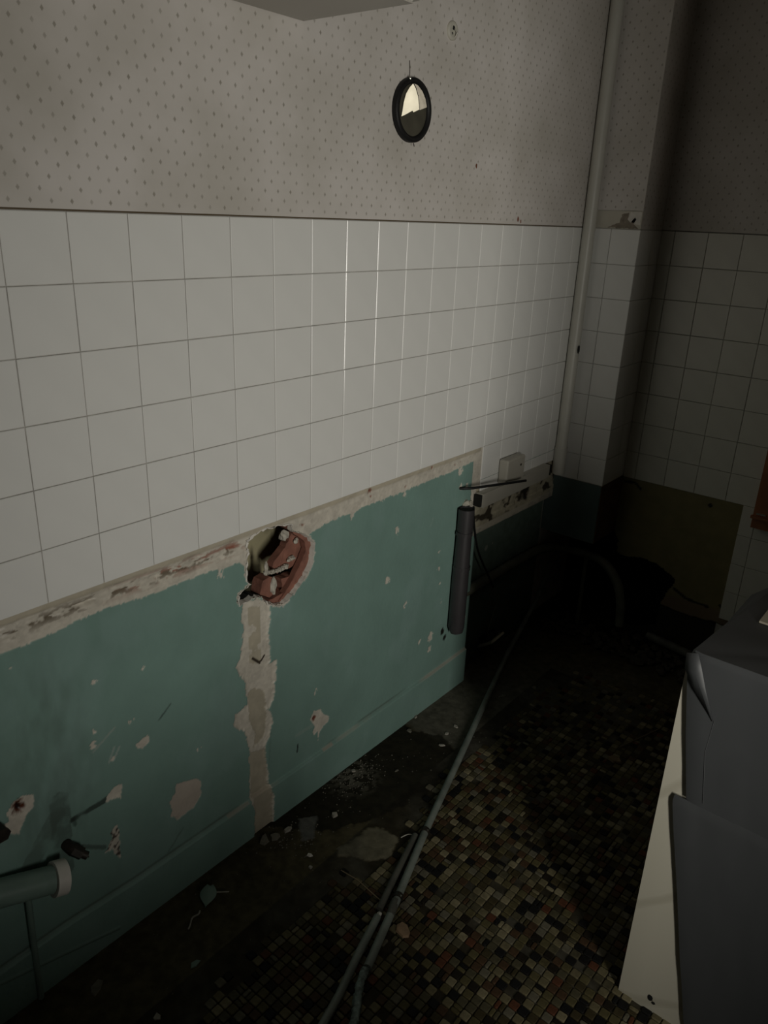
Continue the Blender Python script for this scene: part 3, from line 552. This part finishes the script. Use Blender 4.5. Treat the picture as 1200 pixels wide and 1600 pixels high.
# picture shape on the glass: tall shard with a curved right edge, grey shard right of it
shard([(-.0435, -.017), (-.040, -.004), (-.037, .012), (-.030, .030), (-.018, .044), (-.006, .053), (.004, .045), (.014, .030), (.019, .014), (.021, .004), (.0, -.004), (-.004, -.001), (-.03, -.012)], M_mirror, (0, 0, 0), 'mirror_shard', 'bright mirror shard reflecting the added glowing pane')
shard([(.0225, .003), (.0205, .016), (.0155, .032), (.006, .047), (-.002, .0535), (.012, .052), (.030, .042), (.043, .028), (.050, .012)], M_mirror2, (0, .0, .0), 'mirror_shard', 'dull grey mirror shard')
mb = MB(); mb.tube([(.001, -.010, .0665), (.0015, -.011, .083), (.001, -.0125, .098)], .0006, 5); obj('hanging_wire', mb.mesh('hanging_wire', M_iron), mr)
mb = MB(); mb.tube([(.001, .016, -.066), (.001, .019, -.073)], .0008, 5); obj('wire_end', mb.mesh('wire_end', M_iron), mr)
obj('clip', lump(.003, 2, (1, 1, 1), M_metal), mr, (.012, -.021, .062))

hk = thing('wall_plate', 'small round pale cable plate with a dark hole high on the wallpaper', 'plate', (.0026, 1.0125, 1.9245))
obj('plate', ringmesh([(.020, 0), (.020, .004), (.017, .0065), (.013, .006), (.004, .0045), (0, .0045)], 'plate', mat('plate_cream', (.52, .5, .43), .5)), hk)
for a, b, s in [(.001, .006, .005), (-.003, -.006, .003)]: obj('screw_hole', lump(s, 4, (.3, 1, 1), M_black), hk, (.005, a, b))
mb = MB(); mb.tube([(.006, .004, .004), (.012, .006, -.004), (.008, .005, -.013)], .002, 8); obj('hook', mb.mesh('hook', M_pvcw), hk)

pp = thing('corner_pipe', 'white painted vertical pipe in the corner left of the tiled pillar', 'pipe', (.026, 1.824, .70))
mb = MB(); mb.tube([(0, 0, .02), (0, 0, H - .70)], .0205, 24); obj('pipe', autosmooth(mb.mesh('pipe', M_pipew)), pp)
mb = MB(); mb.tube([(0, 0, -.045), (0, 0, .055)], .0235, 24); obj('socket', autosmooth(mb.mesh('socket', M_pipew)), pp)
obj('soot_mark', lump(.008, 12, (.25, 1, 1.8), M_black), pp, (.0225, -.0085, .41))

tk = thing('cable_trunking', 'white plastic cable trunking running under the tiles to the corner', 'trunking', (0, 1.3, .66))
mb = MB(); mb.box((0.002, 0, 0), (.028, .445, .045)); obj('trunk_body', mb.mesh('trunk_body', M_pvcw), tk)
mb = MB(); mb.box((.028, .002, -.001), (.031, .440, .046)); obj('trunk_lid', mb.mesh('trunk_lid', M_pvcw), tk)
mb = MB(); mb.box((.004, .4455, .004), (.027, .462, .042)); obj('open_end', mb.mesh('open_end', M_void), tk)
mb = MB(); mb.box((.004, -.012, .004), (.027, -.0005, .042)); obj('open_end', mb.mesh('open_end', M_void), tk)
bx = thing('junction_box', 'cream plastic junction box mounted above the white trunking', 'box', (0, 1.42, .707))
mb = MB(); mb.box((.006, .0, 0), (.040, .115, .084)); me = mb.mesh('box_body', M_pvcw); o = obj('box_body', me, bx); bv = o.modifiers.new('bevel', 'BEVEL'); bv.width = .006; bv.segments = 3
obj('screw', lump(.005, 6, (.4, 1, .8), M_iron), bx, (.041, .085, .055))

cs = thing('cable_stub', 'stiff black cable stub sticking out of the wall over the white trunking', 'cable', (0, 1.205, .742))
mb = MB(); mb.tube([(0.0, 0, 0), (.012, .004, .001), (.03, .03, .001), (.08, .272, -.02)], .0042, 10); cs_m = autosmooth(mb.mesh('cable_stub', M_black)); obj('cable', cs_m, cs)

vp = thing('grey_waste_pipe', 'dark grey plastic waste pipe standing upright against the green wall', 'pipe', (.030, 1.200, .25))
mb = MB(); mb.tube([(.004, .002, .0), (0, .003, .02), (0, .004, .19), (0, .008, .42)], [.020, .0265, .0265, .0225], 20); obj('pipe', autosmooth(mb.mesh('pipe', M_pvcg)), vp)
mb = MB(); mb.tube([(0, .008, .360), (0, .008, .432)], .0250, 20, cap=False); mb.tube([(0, .008, .432), (0, .008, .36)], .0215, 20, cap=False); obj('socket', autosmooth(mb.mesh('socket', M_pvcg)), vp)
for z in (.345, .228): mb = MB(); mb.tube([(0, .006, z), (0, .006, z + .012)], .0275 if z < .3 else .0262, 20); obj('pipe_clip', mb.mesh('pipe_clip', M_pvcg), vp)
mb = MB(); mb.tube([(0, .008, .425), (0, .008, .428)], .0212, 20); obj('open_mouth', mb.mesh('open_mouth', M_void), vp)

bc = thing('black_cable', 'thin black cable hanging behind the grey waste pipe', 'cable', (0, 1.27, .62))
mb = MB(); mb.tube(smooth_pts([(.004, .02, .04), (.006, .028, -.02), (.008, .064, -.126), (.010, .142, -.242), (.012, .182, -.302)]), .0035, 8); obj('sheath', autosmooth(mb.mesh('sheath', M_black)), bc)
mb = MB(); mb.tube(smooth_pts([(.012, .182, -.302), (.0, .222, -.352), (-.014, .265, -.40), (-.014, .24, -.46), (-.012, .215, -.52)]), .0012, 6); obj('wire', mb.mesh('wire', mat('pale_wire', (.25, .24, .18), .6)), bc)

so = thing('socket_plate', 'loose pale square socket plate hanging by a wire near the floor', 'socket', (-.004, 1.50, .078))
so.rotation_euler = (math.radians(14), math.radians(52), math.radians(8))
mb = MB()
for a in (-1, 1): mb.box((-.004, .034 * a - .006, -.04), (.004, .034 * a + .006, .04)); mb.box((-.004, -.04, .034 * a - .006), (.004, .04, .034 * a + .006))
obj('frame', mb.mesh('frame', mat('pale_plate', (.62, .6, .48), .5)), so)
mb = MB(); mb.box((-.028, -.026, -.026), (-.003, .026, .026)); obj('socket_body', mb.mesh('socket_body', M_black), so)
obj('terminal', lump(.004, 3, (1, 1, 1), M_metal), so, (-.0, .01, .012))

hp = thing('heating_pipe', 'dirty green horizontal pipe low in the sunken corner bending to the broken hole', 'pipe', (0, 1.3, .34))
mb = MB(); mb.tube(smooth_pts([(-.014, .0, .0), (-.014, .2, 0), (-.014, .40, 0.0), (-.012, .52, -.005), (.01, .60, -.012), (.06, .655, -.025), (.13, .672, -.03), (.20, .668, -.045), (.26, .66, -.10), (.29, .655, -.18), (.30, .65, -.27)]), .0175, 16); obj('pipe', autosmooth(mb.mesh('pipe', M_dgreen)), hp)
mb = MB(); mb.tube([(.0, 0.0, .0), (0, 0, .33)], .008, 10); hp2 = obj('riser', mb.mesh('riser', M_dgreen), hp, (.12, .672, -.35))

gp = thing('green_pipe', 'thick green painted pipe stub capped by a white collar at the lower left', 'pipe', (.045, -.40, .308))
mb = MB(); mb.tube([(-.030, .02, .043), (-.016, .117, .022), (.0, .205, -.004)], .0265, 28); obj('pipe', autosmooth(mb.mesh('pipe', M_green)), gp)
mb = MB(); mb.tube([(.0, .206, -.005), (.0035, .228, -.011)], .0335, 32); obj('collar', autosmooth(mb.mesh('collar', mat('white_collar', (.62, .60, .55), .5, noise=.1, scale=30))), gp)
mb = MB(); mb.tube([(.0036, .2285, -.0112), (.0039, .230, -.0116)], .031, 32); obj('seal', mb.mesh('seal', M_black), gp)
ve = thing('pipe_elbow', 'rusty black threaded elbow fitting sticking out of the green wall beside the white collar', 'fitting', (0, -.139, .322))
mb = MB(); mb.tube([(0.0, 0, 0), (.016, .0, 0), (.026, .003, -.005)], .0115, 12); obj('body', autosmooth(mb.mesh('body', M_iron)), ve)
mb = MB(); mb.tube([(.022, .002, -.002), (.034, .014, -.014)], .0125, 6); obj('nut', mb.mesh('nut', M_iron), ve)
mb = MB(); mb.tube([(.033, .013, -.013), (.040, .021, -.020)], .0085, 12); obj('nipple', autosmooth(mb.mesh('nipple', M_iron)), ve)
obj('bore', lump(.0045, 8, (1, .5, 1), M_metal), ve, (.041, .021, -.0195))
kn = thing('pipe_plug', 'black round pipe plug in the green wall at the left edge', 'fitting', (0, -.262, .452))
mb = MB(); mb.tube([(0, 0, 0), (.022, 0, 0)], .012, 14); mb.tube([(.022, 0, 0), (.032, 0, 0)], .015, 6); obj('plug', mb.mesh('plug', M_iron), kn)
tp = thing('thin_green_pipe', 'thin green painted pipe dropping from the thick pipe to the skirting', 'pipe', (.014, -.235, .10))
mb = MB(); mb.tube([(0, -.004, -.10), (0, 0, .05), (.002, .004, .19)], .006, 12); obj('pipe', autosmooth(mb.mesh('pipe', M_green)), tp)

# ------------------------------------------------------------------ conduits on the floor
ra = thing('long_conduit', 'long thin grey conduit lying on the floor out to the far corner', 'pipe', (.4793, .243, .012))
mb = MB(); mb.tube([(.0, .0, .0), (-.062, .18, 0), (-.139, .395, 0), (-.242, .7155, .001), (-.43, 1.30, .012), (-.485, 1.60, .10), (-.505, 1.70, .155)], [.0095] * 4 + [.009] * 3, 14); obj('tube', autosmooth(mb.mesh('tube', M_rod)), ra)
for (x, y) in [(.3395, .640), (.4150, .430)]:
    d = Vector((-.31, .95, 0)).normalized(); p = Vector((x, y, .012)) - Vector((.4793, .243, .012)); mb = MB(); mb.tube([p - d * .006, p + d * .006], .0125, 12); c = obj('clamp', mb.mesh('clamp', M_iron), ra); obj('clamp_screw', lump(.003, 3, (1, 1, 1), M_metal), c, p + Vector((.008, 0, .009)))
mb = MB(); mb.tube([(-.062, .175, .0), (-.046, .135, .0)], .0103, 14); obj('dark_sleeve', autosmooth(mb.mesh('dark_sleeve', M_rodd)), ra)
rb = thing('short_conduit', 'short grey conduit lying left of the long one at the bottom edge', 'pipe', (.4123, .3577, .010))
mb = MB(); mb.tube([(0, 0, 0), (.0294, -.1008, 0), (.0626, -.199, 0), (.0795, -.2646, 0), (.10, -.36, 0)], .0090, 14); obj('tube', autosmooth(mb.mesh('tube', M_rod)), rb)
obj('end_cap', lump(.006, 3, (1, 1, 1), M_pipew), rb, (.0, .006, .002))
rc = thing('frayed_hose', 'frayed dirty bluish hose continuing from the long conduit end', 'hose', (.5372, .1343, .008))
mb = MB(); mb.tube(smooth_pts([(-.060, .106, .004), (-.055, .090, .0), (-.040, .060, .001), (-.022, .034, 0), (0, 0, 0), (.02, -.06, 0)]), .0088, 12); me = autosmooth(mb.mesh('hose', mat('dirty_bluish_hose', (.20, .26, .24), .6, noise=.9, scale=70, bump=1, bscale=90)))
for v in me.vertices: v.co += Vector((random.gauss(0, .0011), random.gauss(0, .0011), random.gauss(0, .0011)))
obj('hose', me, rc)
rd = thing('dark_conduit', 'dirty dark conduit lying alongside the long one between its two clamps', 'pipe', (.4086, .3749, .009))
mb = MB(); mb.tube([(-.006, 0, 0), (-.040, .1045, 0), (-.082, .24, 0)], .0085, 12); obj('tube', autosmooth(mb.mesh('tube', M_rodd)), rd)
sw = thing('thin_wire', 'thin pale wire on the floor running to the conduit clamp', 'wire', (.2558, .4048, .0045))
mb = MB(); mb.tube([(0, 0, 0), (.05, .004, .001), (.1363, -.006, .001)], .0013, 6); obj('strand', mb.mesh('strand', mat('tan_wire', (.22, .17, .10), .7)), sw)
sw = thing('thin_stick', 'thin brownish stick on the mosaic beside the white board', 'stick', (.61, 1.4205, .006))
mb = MB(); mb.tube([(-.03, -.09, 0), (.03, .09, .001)], .0018, 6); obj('stick', mb.mesh('stick', mat('stick_wood', (.13, .10, .06), .8)), sw)
ww = thing('curled_wire', 'small curled pale wire end by the first conduit clamp', 'wire', (.322, .60, .004))
mb = MB(); mb.tube(smooth_pts([(-.022, -.012, 0), (-.012, .006, .004), (.004, .012, .006)]), .0013, 6); obj('strand', mb.mesh('strand', M_pvcw), ww); obj('terminal', lump(.0035, 3, (1, 1, 1), M_metal), ww, (.005, .013, .008))

# ------------------------------------------------------------------ debris
def chip(name, label, cat, x, y, sz, m, seed, flat=.35, st=(1, 1), rot=None, group=None, z=None):
    R_ = random.Random(seed); n = R_.choice([5, 6, 7]); t = sz * flat
    P = [(sz * st[0] * R_.uniform(.6, 1.1) * math.cos(2 * PI * k / n), sz * st[1] * R_.uniform(.6, 1.1) * math.sin(2 * PI * k / n)) for k in range(n)]
    v = [(a, b, 0) for a, b in P] + [(a * .85, b * .85, t * R_.uniform(.7, 1.2)) for a, b in P]
    me = mesh(name, v, [tuple(range(n))[::-1], tuple(range(n, 2 * n))] + [(k, (k + 1) % n, (k + 1) % n + n, k + n) for k in range(n)], m)
    return thing(name, label, cat, (x, y, .001 if z is None else z), group, me, (0, 0, R_.uniform(0, 6) if rot is None else rot))
G = 'plaster chips along the foot of the green wall'
chip('plaster_chunk', 'rounded pale plaster chunk nearest the foot of the bare plaster strip', 'rubble', .0553, .3714, .015, M_crumbd, 1, .6)
chip('plaster_chunk', 'long dusty plaster chunk left of the rounded one under the bare strip', 'rubble', .0424, .3454, .017, M_crumbd, 2, .5, (1.4, .7))
chip('plaster_chunk', 'pale oval chunk to the right of the bare strip foot', 'rubble', .0607, .4119, .011, M_crumb, 3, .6, (1.3, .8))
chip('plaster_chip', 'small bright rectangular plaster chip in front of the grey floor patch', 'rubble', .1625, .3897, .009, M_white, 4, .4, (1.3, .7), .4)
chip('plaster_chip', 'faint round chip just in front of the bright rectangular one', 'rubble', .1909, .3631, .006, M_crumb, 5, .6)
chip('plaster_chip', 'pale three-cornered chip beyond the grey floor patch', 'rubble', .1161, .5324, .010, M_crumb, 6, .7)
chip('plaster_chip', 'white flat fleck among the gravel near the wall', 'rubble', .0348, .6997, .007, M_crumb, 7, .5)
chip('plaster_chip', 'small chip alone on the dark wet floor', 'rubble', .1294, .7851, .007, M_crumbd, 8, .4, (1.4, .6))
chip('plaster_chip', 'white chip touching the wall where the floor turns light grey', 'rubble', .0120, 1.0305, .009, M_crumb, 9, .5, (1.5, .7))
chip('plaster_chip', 'oval chip at the far edge of the dark wet patch', 'rubble', .1595, .9692, .009, M_crumb, 10, .4, (.7, 1.4))
chip('plaster_chip', 'first of two pale chips on the grey concrete left of the conduit', 'rubble', .1387, 1.0263, .008, M_crumb, 11, .5)
chip('plaster_chip', 'second, farther of the two pale chips on the grey concrete', 'rubble', .1395, 1.0752, .008, M_crumb, 12, .5, (1.3, .8))
chip('plaster_chip', 'dull chip at the corner of the wet patch by the wall', 'rubble', .044, .9574, .009, M_crumbd, 13, .5)
chip('plaster_flake', 'grey star-shaped flake on the brown floor lower left', 'rubble', .1195+.07, .0136, .012, M_flake, 14, .15, (1.3, .8))
chip('plaster_flake', 'pale flake at the bottom edge of the picture left of the mosaic', 'rubble', .2265, -.1107, .010, M_crumb, 15, .2, (1.2, .9))
chip('plaster_flake', 'dusty greyish flake near the wall at bottom left', 'rubble', .0809, -.1561, .018, M_crumbd, 16, .15, (.8, 1.2))
chip('wood_chip', 'flat brown splinter of tile lying right of the conduits', 'rubble', .476, .373, .022, mat('brown_splinter', (.26, .17, .10), .8, noise=.3, scale=50), 17, .2, (1.3, .8), -.35, z=.0045)
chip('plaster_lump', 'crumbly reddish plaster lump on the far mosaic near the white board', 'rubble', .5938, 1.2619, .022, mat('reddish_lump', (.15, .105, .06), .9, noise=.4, scale=60), 18, .4, z=.004)
chip('plaster_chip', 'dim chip on the dirty floor near the far corner', 'rubble', .2203, 1.4421, .010, M_crumbd, 19, .4)
chip('plaster_chip', 'faint grey piece close to the far part of the conduit', 'rubble', .165, 1.32, .013, M_crumbd, 21, .4, (1.5, .6), 1.2)
# curled green paint flake with a bent tail
gf = thing('paint_flake', 'leaf-shaped green paint flake curling up from the brown floor', 'flake', (.080, .135, .002))
v = []; f = []
for i in range(9):
    t = i / 8; wd = .013 * math.sin(PI * min(1, t * .9 + .12)); 
    for s in (-1, 0, 1): v.append((.035 * (t - .5) + .0, s * wd, .003 + .010 * (1 - t) + .004 * abs(s)))
for i in range(8):
    for s in (0, 1): f.append((i * 3 + s, i * 3 + s + 1, (i + 1) * 3 + s + 1, (i + 1) * 3 + s))
me = mesh('leaf', v, f, M_flake, True); o = obj('leaf', me, gf, rot=(0, 0, -.9)); o.scale = (1.5, 1.5, 1.2); so_ = o.modifiers.new('solid', 'SOLIDIFY'); so_.thickness = .0012
mb = MB(); mb.tube(smooth_pts([(-.004, .012, .012), (.012, .024, .014), (.022, .044, .006)]), .0016, 6); obj('torn_edge', mb.mesh('torn_edge', M_crumb), gf)
cf_ = thing('curled_string', 'short crooked pale scrap just in front of the green flake', 'scrap', (.102, .085, .003))
mb = MB(); mb.tube(smooth_pts([(-.012, .018, 0), (-.004, .008, .004), (-.008, -.006, .002), (.004, -.022, .001), (.008, -.03, .0)]), [.002] * 25, 6); obj('strand', mb.mesh('strand', M_crumb), cf_)
# gravel and dust: uncountable
mb = MB()
for k in range(420):
    q = random.random()
    if q < .45: x, y = abs(random.gauss(.045, .03)) + .012, random.gauss(.68, .055)
    elif q < .65: x, y = abs(random.gauss(.08, .04)) + .012, random.gauss(.40, .04)
    else: x, y = random.uniform(.015, .26), random.uniform(-.1, 1.4)
    s = random.uniform(.0006, .0021) * (1.3 if q < .65 else 1)
    a = random.uniform(0, 6); c_, s_ = math.cos(a) * s, math.sin(a) * s
    mb.add([(x + c_, y + s_, .001), (x - s_, y + c_, .001), (x - c_, y - s_, .001), (x + s_, y - c_, .001), (x, y, .001 + s * 1.3)], [(0, 1, 4), (1, 2, 4), (2, 3, 4), (3, 0, 4)])
g = obj('plaster_grit', mb.mesh('plaster_grit', M_crumbd), None, label='fine plaster grit scattered along the foot of the green wall', category='grit', kind='stuff')
# rubble heap in the broken corner
mb = MB()
for k in range(150):
    x, y = random.uniform(.02, .62), random.uniform(1.83, 2.02); s = random.uniform(.006, .02); L_ = lump(s, 900 + k, (1, 1, .7))
    mb.add([(p.co.x + x, p.co.y + y, p.co.z + .012) for p in L_.vertices], [tuple(p.vertices) for p in L_.polygons])
obj('corner_rubble', mb.mesh('corner_rubble', mat('dark_rubble', (.05, .042, .028), .95, noise=.6, scale=60)), None, label='dark rubble heaped below the broken hole in the corner', category='rubble', kind='stuff')
fo = thing('floor_pipe', 'dark low pipe lying along the foot of the back wall', 'pipe', (.42, 1.93, .05))
mb = MB(); mb.tube([(-.02, .06, .0), (.2, .04, -.01), (.45, .03, -.02)], .016, 12); obj('pipe', autosmooth(mb.mesh('pipe', M_rodd)), fo)

# ------------------------------------------------------------------ white board and grey boxes
bd = thing('white_board', 'tall white veined laminate board standing upright behind the grey wrapping', 'board', (.91, .56, 0))
mb = MB(); mb.box((0, 0, 0), (.62, .018, .81)); me = mb.mesh('panel', M_board); obj('panel', me, bd)
nt = M_board.node_tree; b = nt.nodes['Principled BSDF']; L = nt.links.new; tcn = nt.nodes.new('ShaderNodeTexCoord'); mp = nt.nodes.new('ShaderNodeMapping'); mp.inputs['Rotation'].default_value = (0, -.95, 0); mp.inputs['Scale'].default_value = (1, 1, 1); L(tcn.outputs['Object'], mp.inputs[0])
wv = nt.nodes.new('ShaderNodeTexWave'); wv.inputs['Scale'].default_value = 1.3; wv.inputs['Distortion'].default_value = 5; wv.inputs['Detail'].default_value = 3; L(mp.outputs[0], wv.inputs[0])
rp = nt.nodes.new('ShaderNodeValToRGB'); rp.color_ramp.elements[0].position = .0; rp.color_ramp.elements[0].color = (.37, .35, .28, 1); rp.color_ramp.elements[1].position = .03; rp.color_ramp.elements[1].color = (.44, .42, .345, 1); L(wv.outputs[1], rp.inputs[0]); L(rp.outputs[0], b.inputs['Base Color'])
obj('screw_hole', lump(.006, 5, (1, .2, 1.3), M_black), bd, (.064, -.0005, .036)); obj('screw_hole', lump(.004, 6, (1, .2, 1), M_black), bd, (.072, -.0005, .028))

def softbox(name, prof, parent, m, seed, sub=22, depth=.26, width=.62, amp=.0032, top=None, y0=.25, rnd=.009):
    """wrapped box; prof: list of (z, xleft) for the left edge, rounded vertical edges, creased skin"""
    zs = [p[0] for p in prof]; xl = [p[1] for p in prof]; nz = 46; nr = 120; v = []; f = []
    Z = np.linspace(zs[0], zs[-1], nz)
    for i, z in enumerate(Z):
        x0 = np.interp(z, zs, xl); ins = .0 
        tt = (z - zs[0]) / (zs[-1] - zs[0]); ins = max(0, (tt - .965) / .035) ** 2 * .004
        xa, xb, ya, yb = x0 + ins, x0 + width - ins, y0 + ins, y0 + depth - ins
        per = [(xa, ya, xb, ya), (xb, ya, xb, yb), (xb, yb, xa, yb), (xa, yb, xa, ya)]; Ls = [xb - xa, yb - ya, xb - xa, yb - ya]; tot = sum(Ls)
        for k in range(nr):
            s = k / nr * tot; e = 0
            while s > Ls[e]: s -= Ls[e]; e += 1
            q = s / Ls[e]; a = per[e]; x = a[0] + (a[2] - a[0]) * q; y = a[1] + (a[3] - a[1]) * q
            cx, cy = (xa + xb) / 2, (ya + yb) / 2
            dx = min(x - xa, xb - x); dy = min(y - ya, yb - y)
            if dx < rnd and dy < rnd: kk = (rnd - dx) * (rnd - dy) / rnd * .35; x += math.copysign(kk, cx - x); y += math.copysign(kk, cy - y)
            nn = float(fbm(np.array([x * 2.2 + z * .35]), np.array([z * .55 + y * 2]), .055, seed)[0] - .5) + .6 * float(fbm(np.array([x * 4.]), np.array([z * .3]), .05, seed + 5)[0] - .5) * (1 - tt)
            if e == 0: y += nn * amp * 3
            
            v.append((x, y, z))
    for i in range(nz - 1):
        for k in range(nr): f.append((i * nr + k, i * nr + (k + 1) % nr, (i + 1) * nr + (k + 1) % nr, (i + 1) * nr + k))
    f += [tuple(range(nr))[::-1]]
    # sagging top
    base = (nz - 1) * nr; c = [np.mean([v[base + k][a] for k in range(nr)]) for a in range(3)]; rings = 6; prev = base
    for r in range(1, rings):
        t = 1 - r / rings; st = len(v)
        for k in range(nr): p = v[base + k]; v.append((c[0] + (p[0] - c[0]) * t, c[1] + (p[1] - c[1]) * t, p[2] - .004 * (1 - t) + .0015 * math.sin(k * .5)))
        for k in range(nr): f.append((prev + k, prev + (k + 1) % nr, st + (k + 1) % nr, st + k))
        prev = st
    v.append((c[0], c[1], c[2] - .004)); f += [(prev + k, prev + (k + 1) % nr, len(v) - 1) for k in range(nr)]
    return obj(name, autosmooth(mesh(name, v, f, m), 50), parent)
b1 = thing('lower_grey_cover', 'lower sheet of grey wrapping tapering down the front of the white board', 'wrapping', (0, 0, 0))
softbox('wrapping', [(0, 1.058), (.046, 1.043), (.193, 1.0095), (.335, .979), (.470, .948), (.537, .934), (.5435, .9325)], b1, M_wrap, 3, y0=.5495, depth=.0095, amp=.0007, rnd=.003)
b2 = thing('upper_grey_cover', 'upper grey wrapped box with a folded corner and a flat top', 'box', (0, 0, .5462))
up = softbox('wrapping', [(.5462, .956), (.563, .9525), (.678, .9315), (.789, .9135), (.836, .9105), (.842, .9112)], b2, M_wrap, 9, y0=.548, depth=.40, amp=.0007); up.location.z = -.5462
for v in up.data.vertices:   # the lid drifts to the right toward its back
    if v.co.z > .80: k = min(1, (v.co.z - .80) / .045); v.co.x += k * max(0, (v.co.y - .53)) * .12 * max(0, 1 - (v.co.x - .91) / .5)
F = [(.9095, .546, .836), (.928, .547, .843), (.9395, .5435, .818), (.953, .5425, .782), (.975, .5455, .726), (.967, .5455, .736), (.936, .5435, .772), (.912, .545, .807), (.930, .5440, .805)]
me = mesh('folded_flap', F, [(8, k, (k + 1) % 8) for k in range(8)], M_wrap, True); o = obj('folded_flap', me, b2, (0, 0, -.5462)); s2 = o.modifiers.new('solid', 'SOLIDIFY'); s2.thickness = .002; s2.offset = 0
mb = MB(); mb.tube([(.9755, .5475, .726), (.974, .5477, .693), (.9725, .5478, .659), (.980, .5478, .612), (.988, .5478, .556)], .0005, 5); obj('tape_edge', mb.mesh('tape_edge', M_wrap), b2, (0, 0, -.5462))
cdp = thing('pale_card', 'small pale card lying on top of the upper grey box', 'card', (1.02, .77, .841))
tb = thing('added_shade_carton', 'added brown carton on the grey wrapped box, out of view, shading the pillar', 'box', (1.18, .60, .8435))  # added unseen blocker that dims the lower pillar
mb = MB(); mb.box((0, 0, 0), (.38, .30, .26)); obj('carton', mb.mesh('carton', mat('brown_card', (.22, .15, .09), .85)), tb); mb = MB(); mb.box((0, .13, .26), (.38, .17, .2608)); obj('tape', mb.mesh('tape', M_card), tb)
mb = MB(); mb.box((-.045, -.03, 0), (.05, .03, .004)); obj('sheet', mb.mesh('sheet', M_card), cdp)
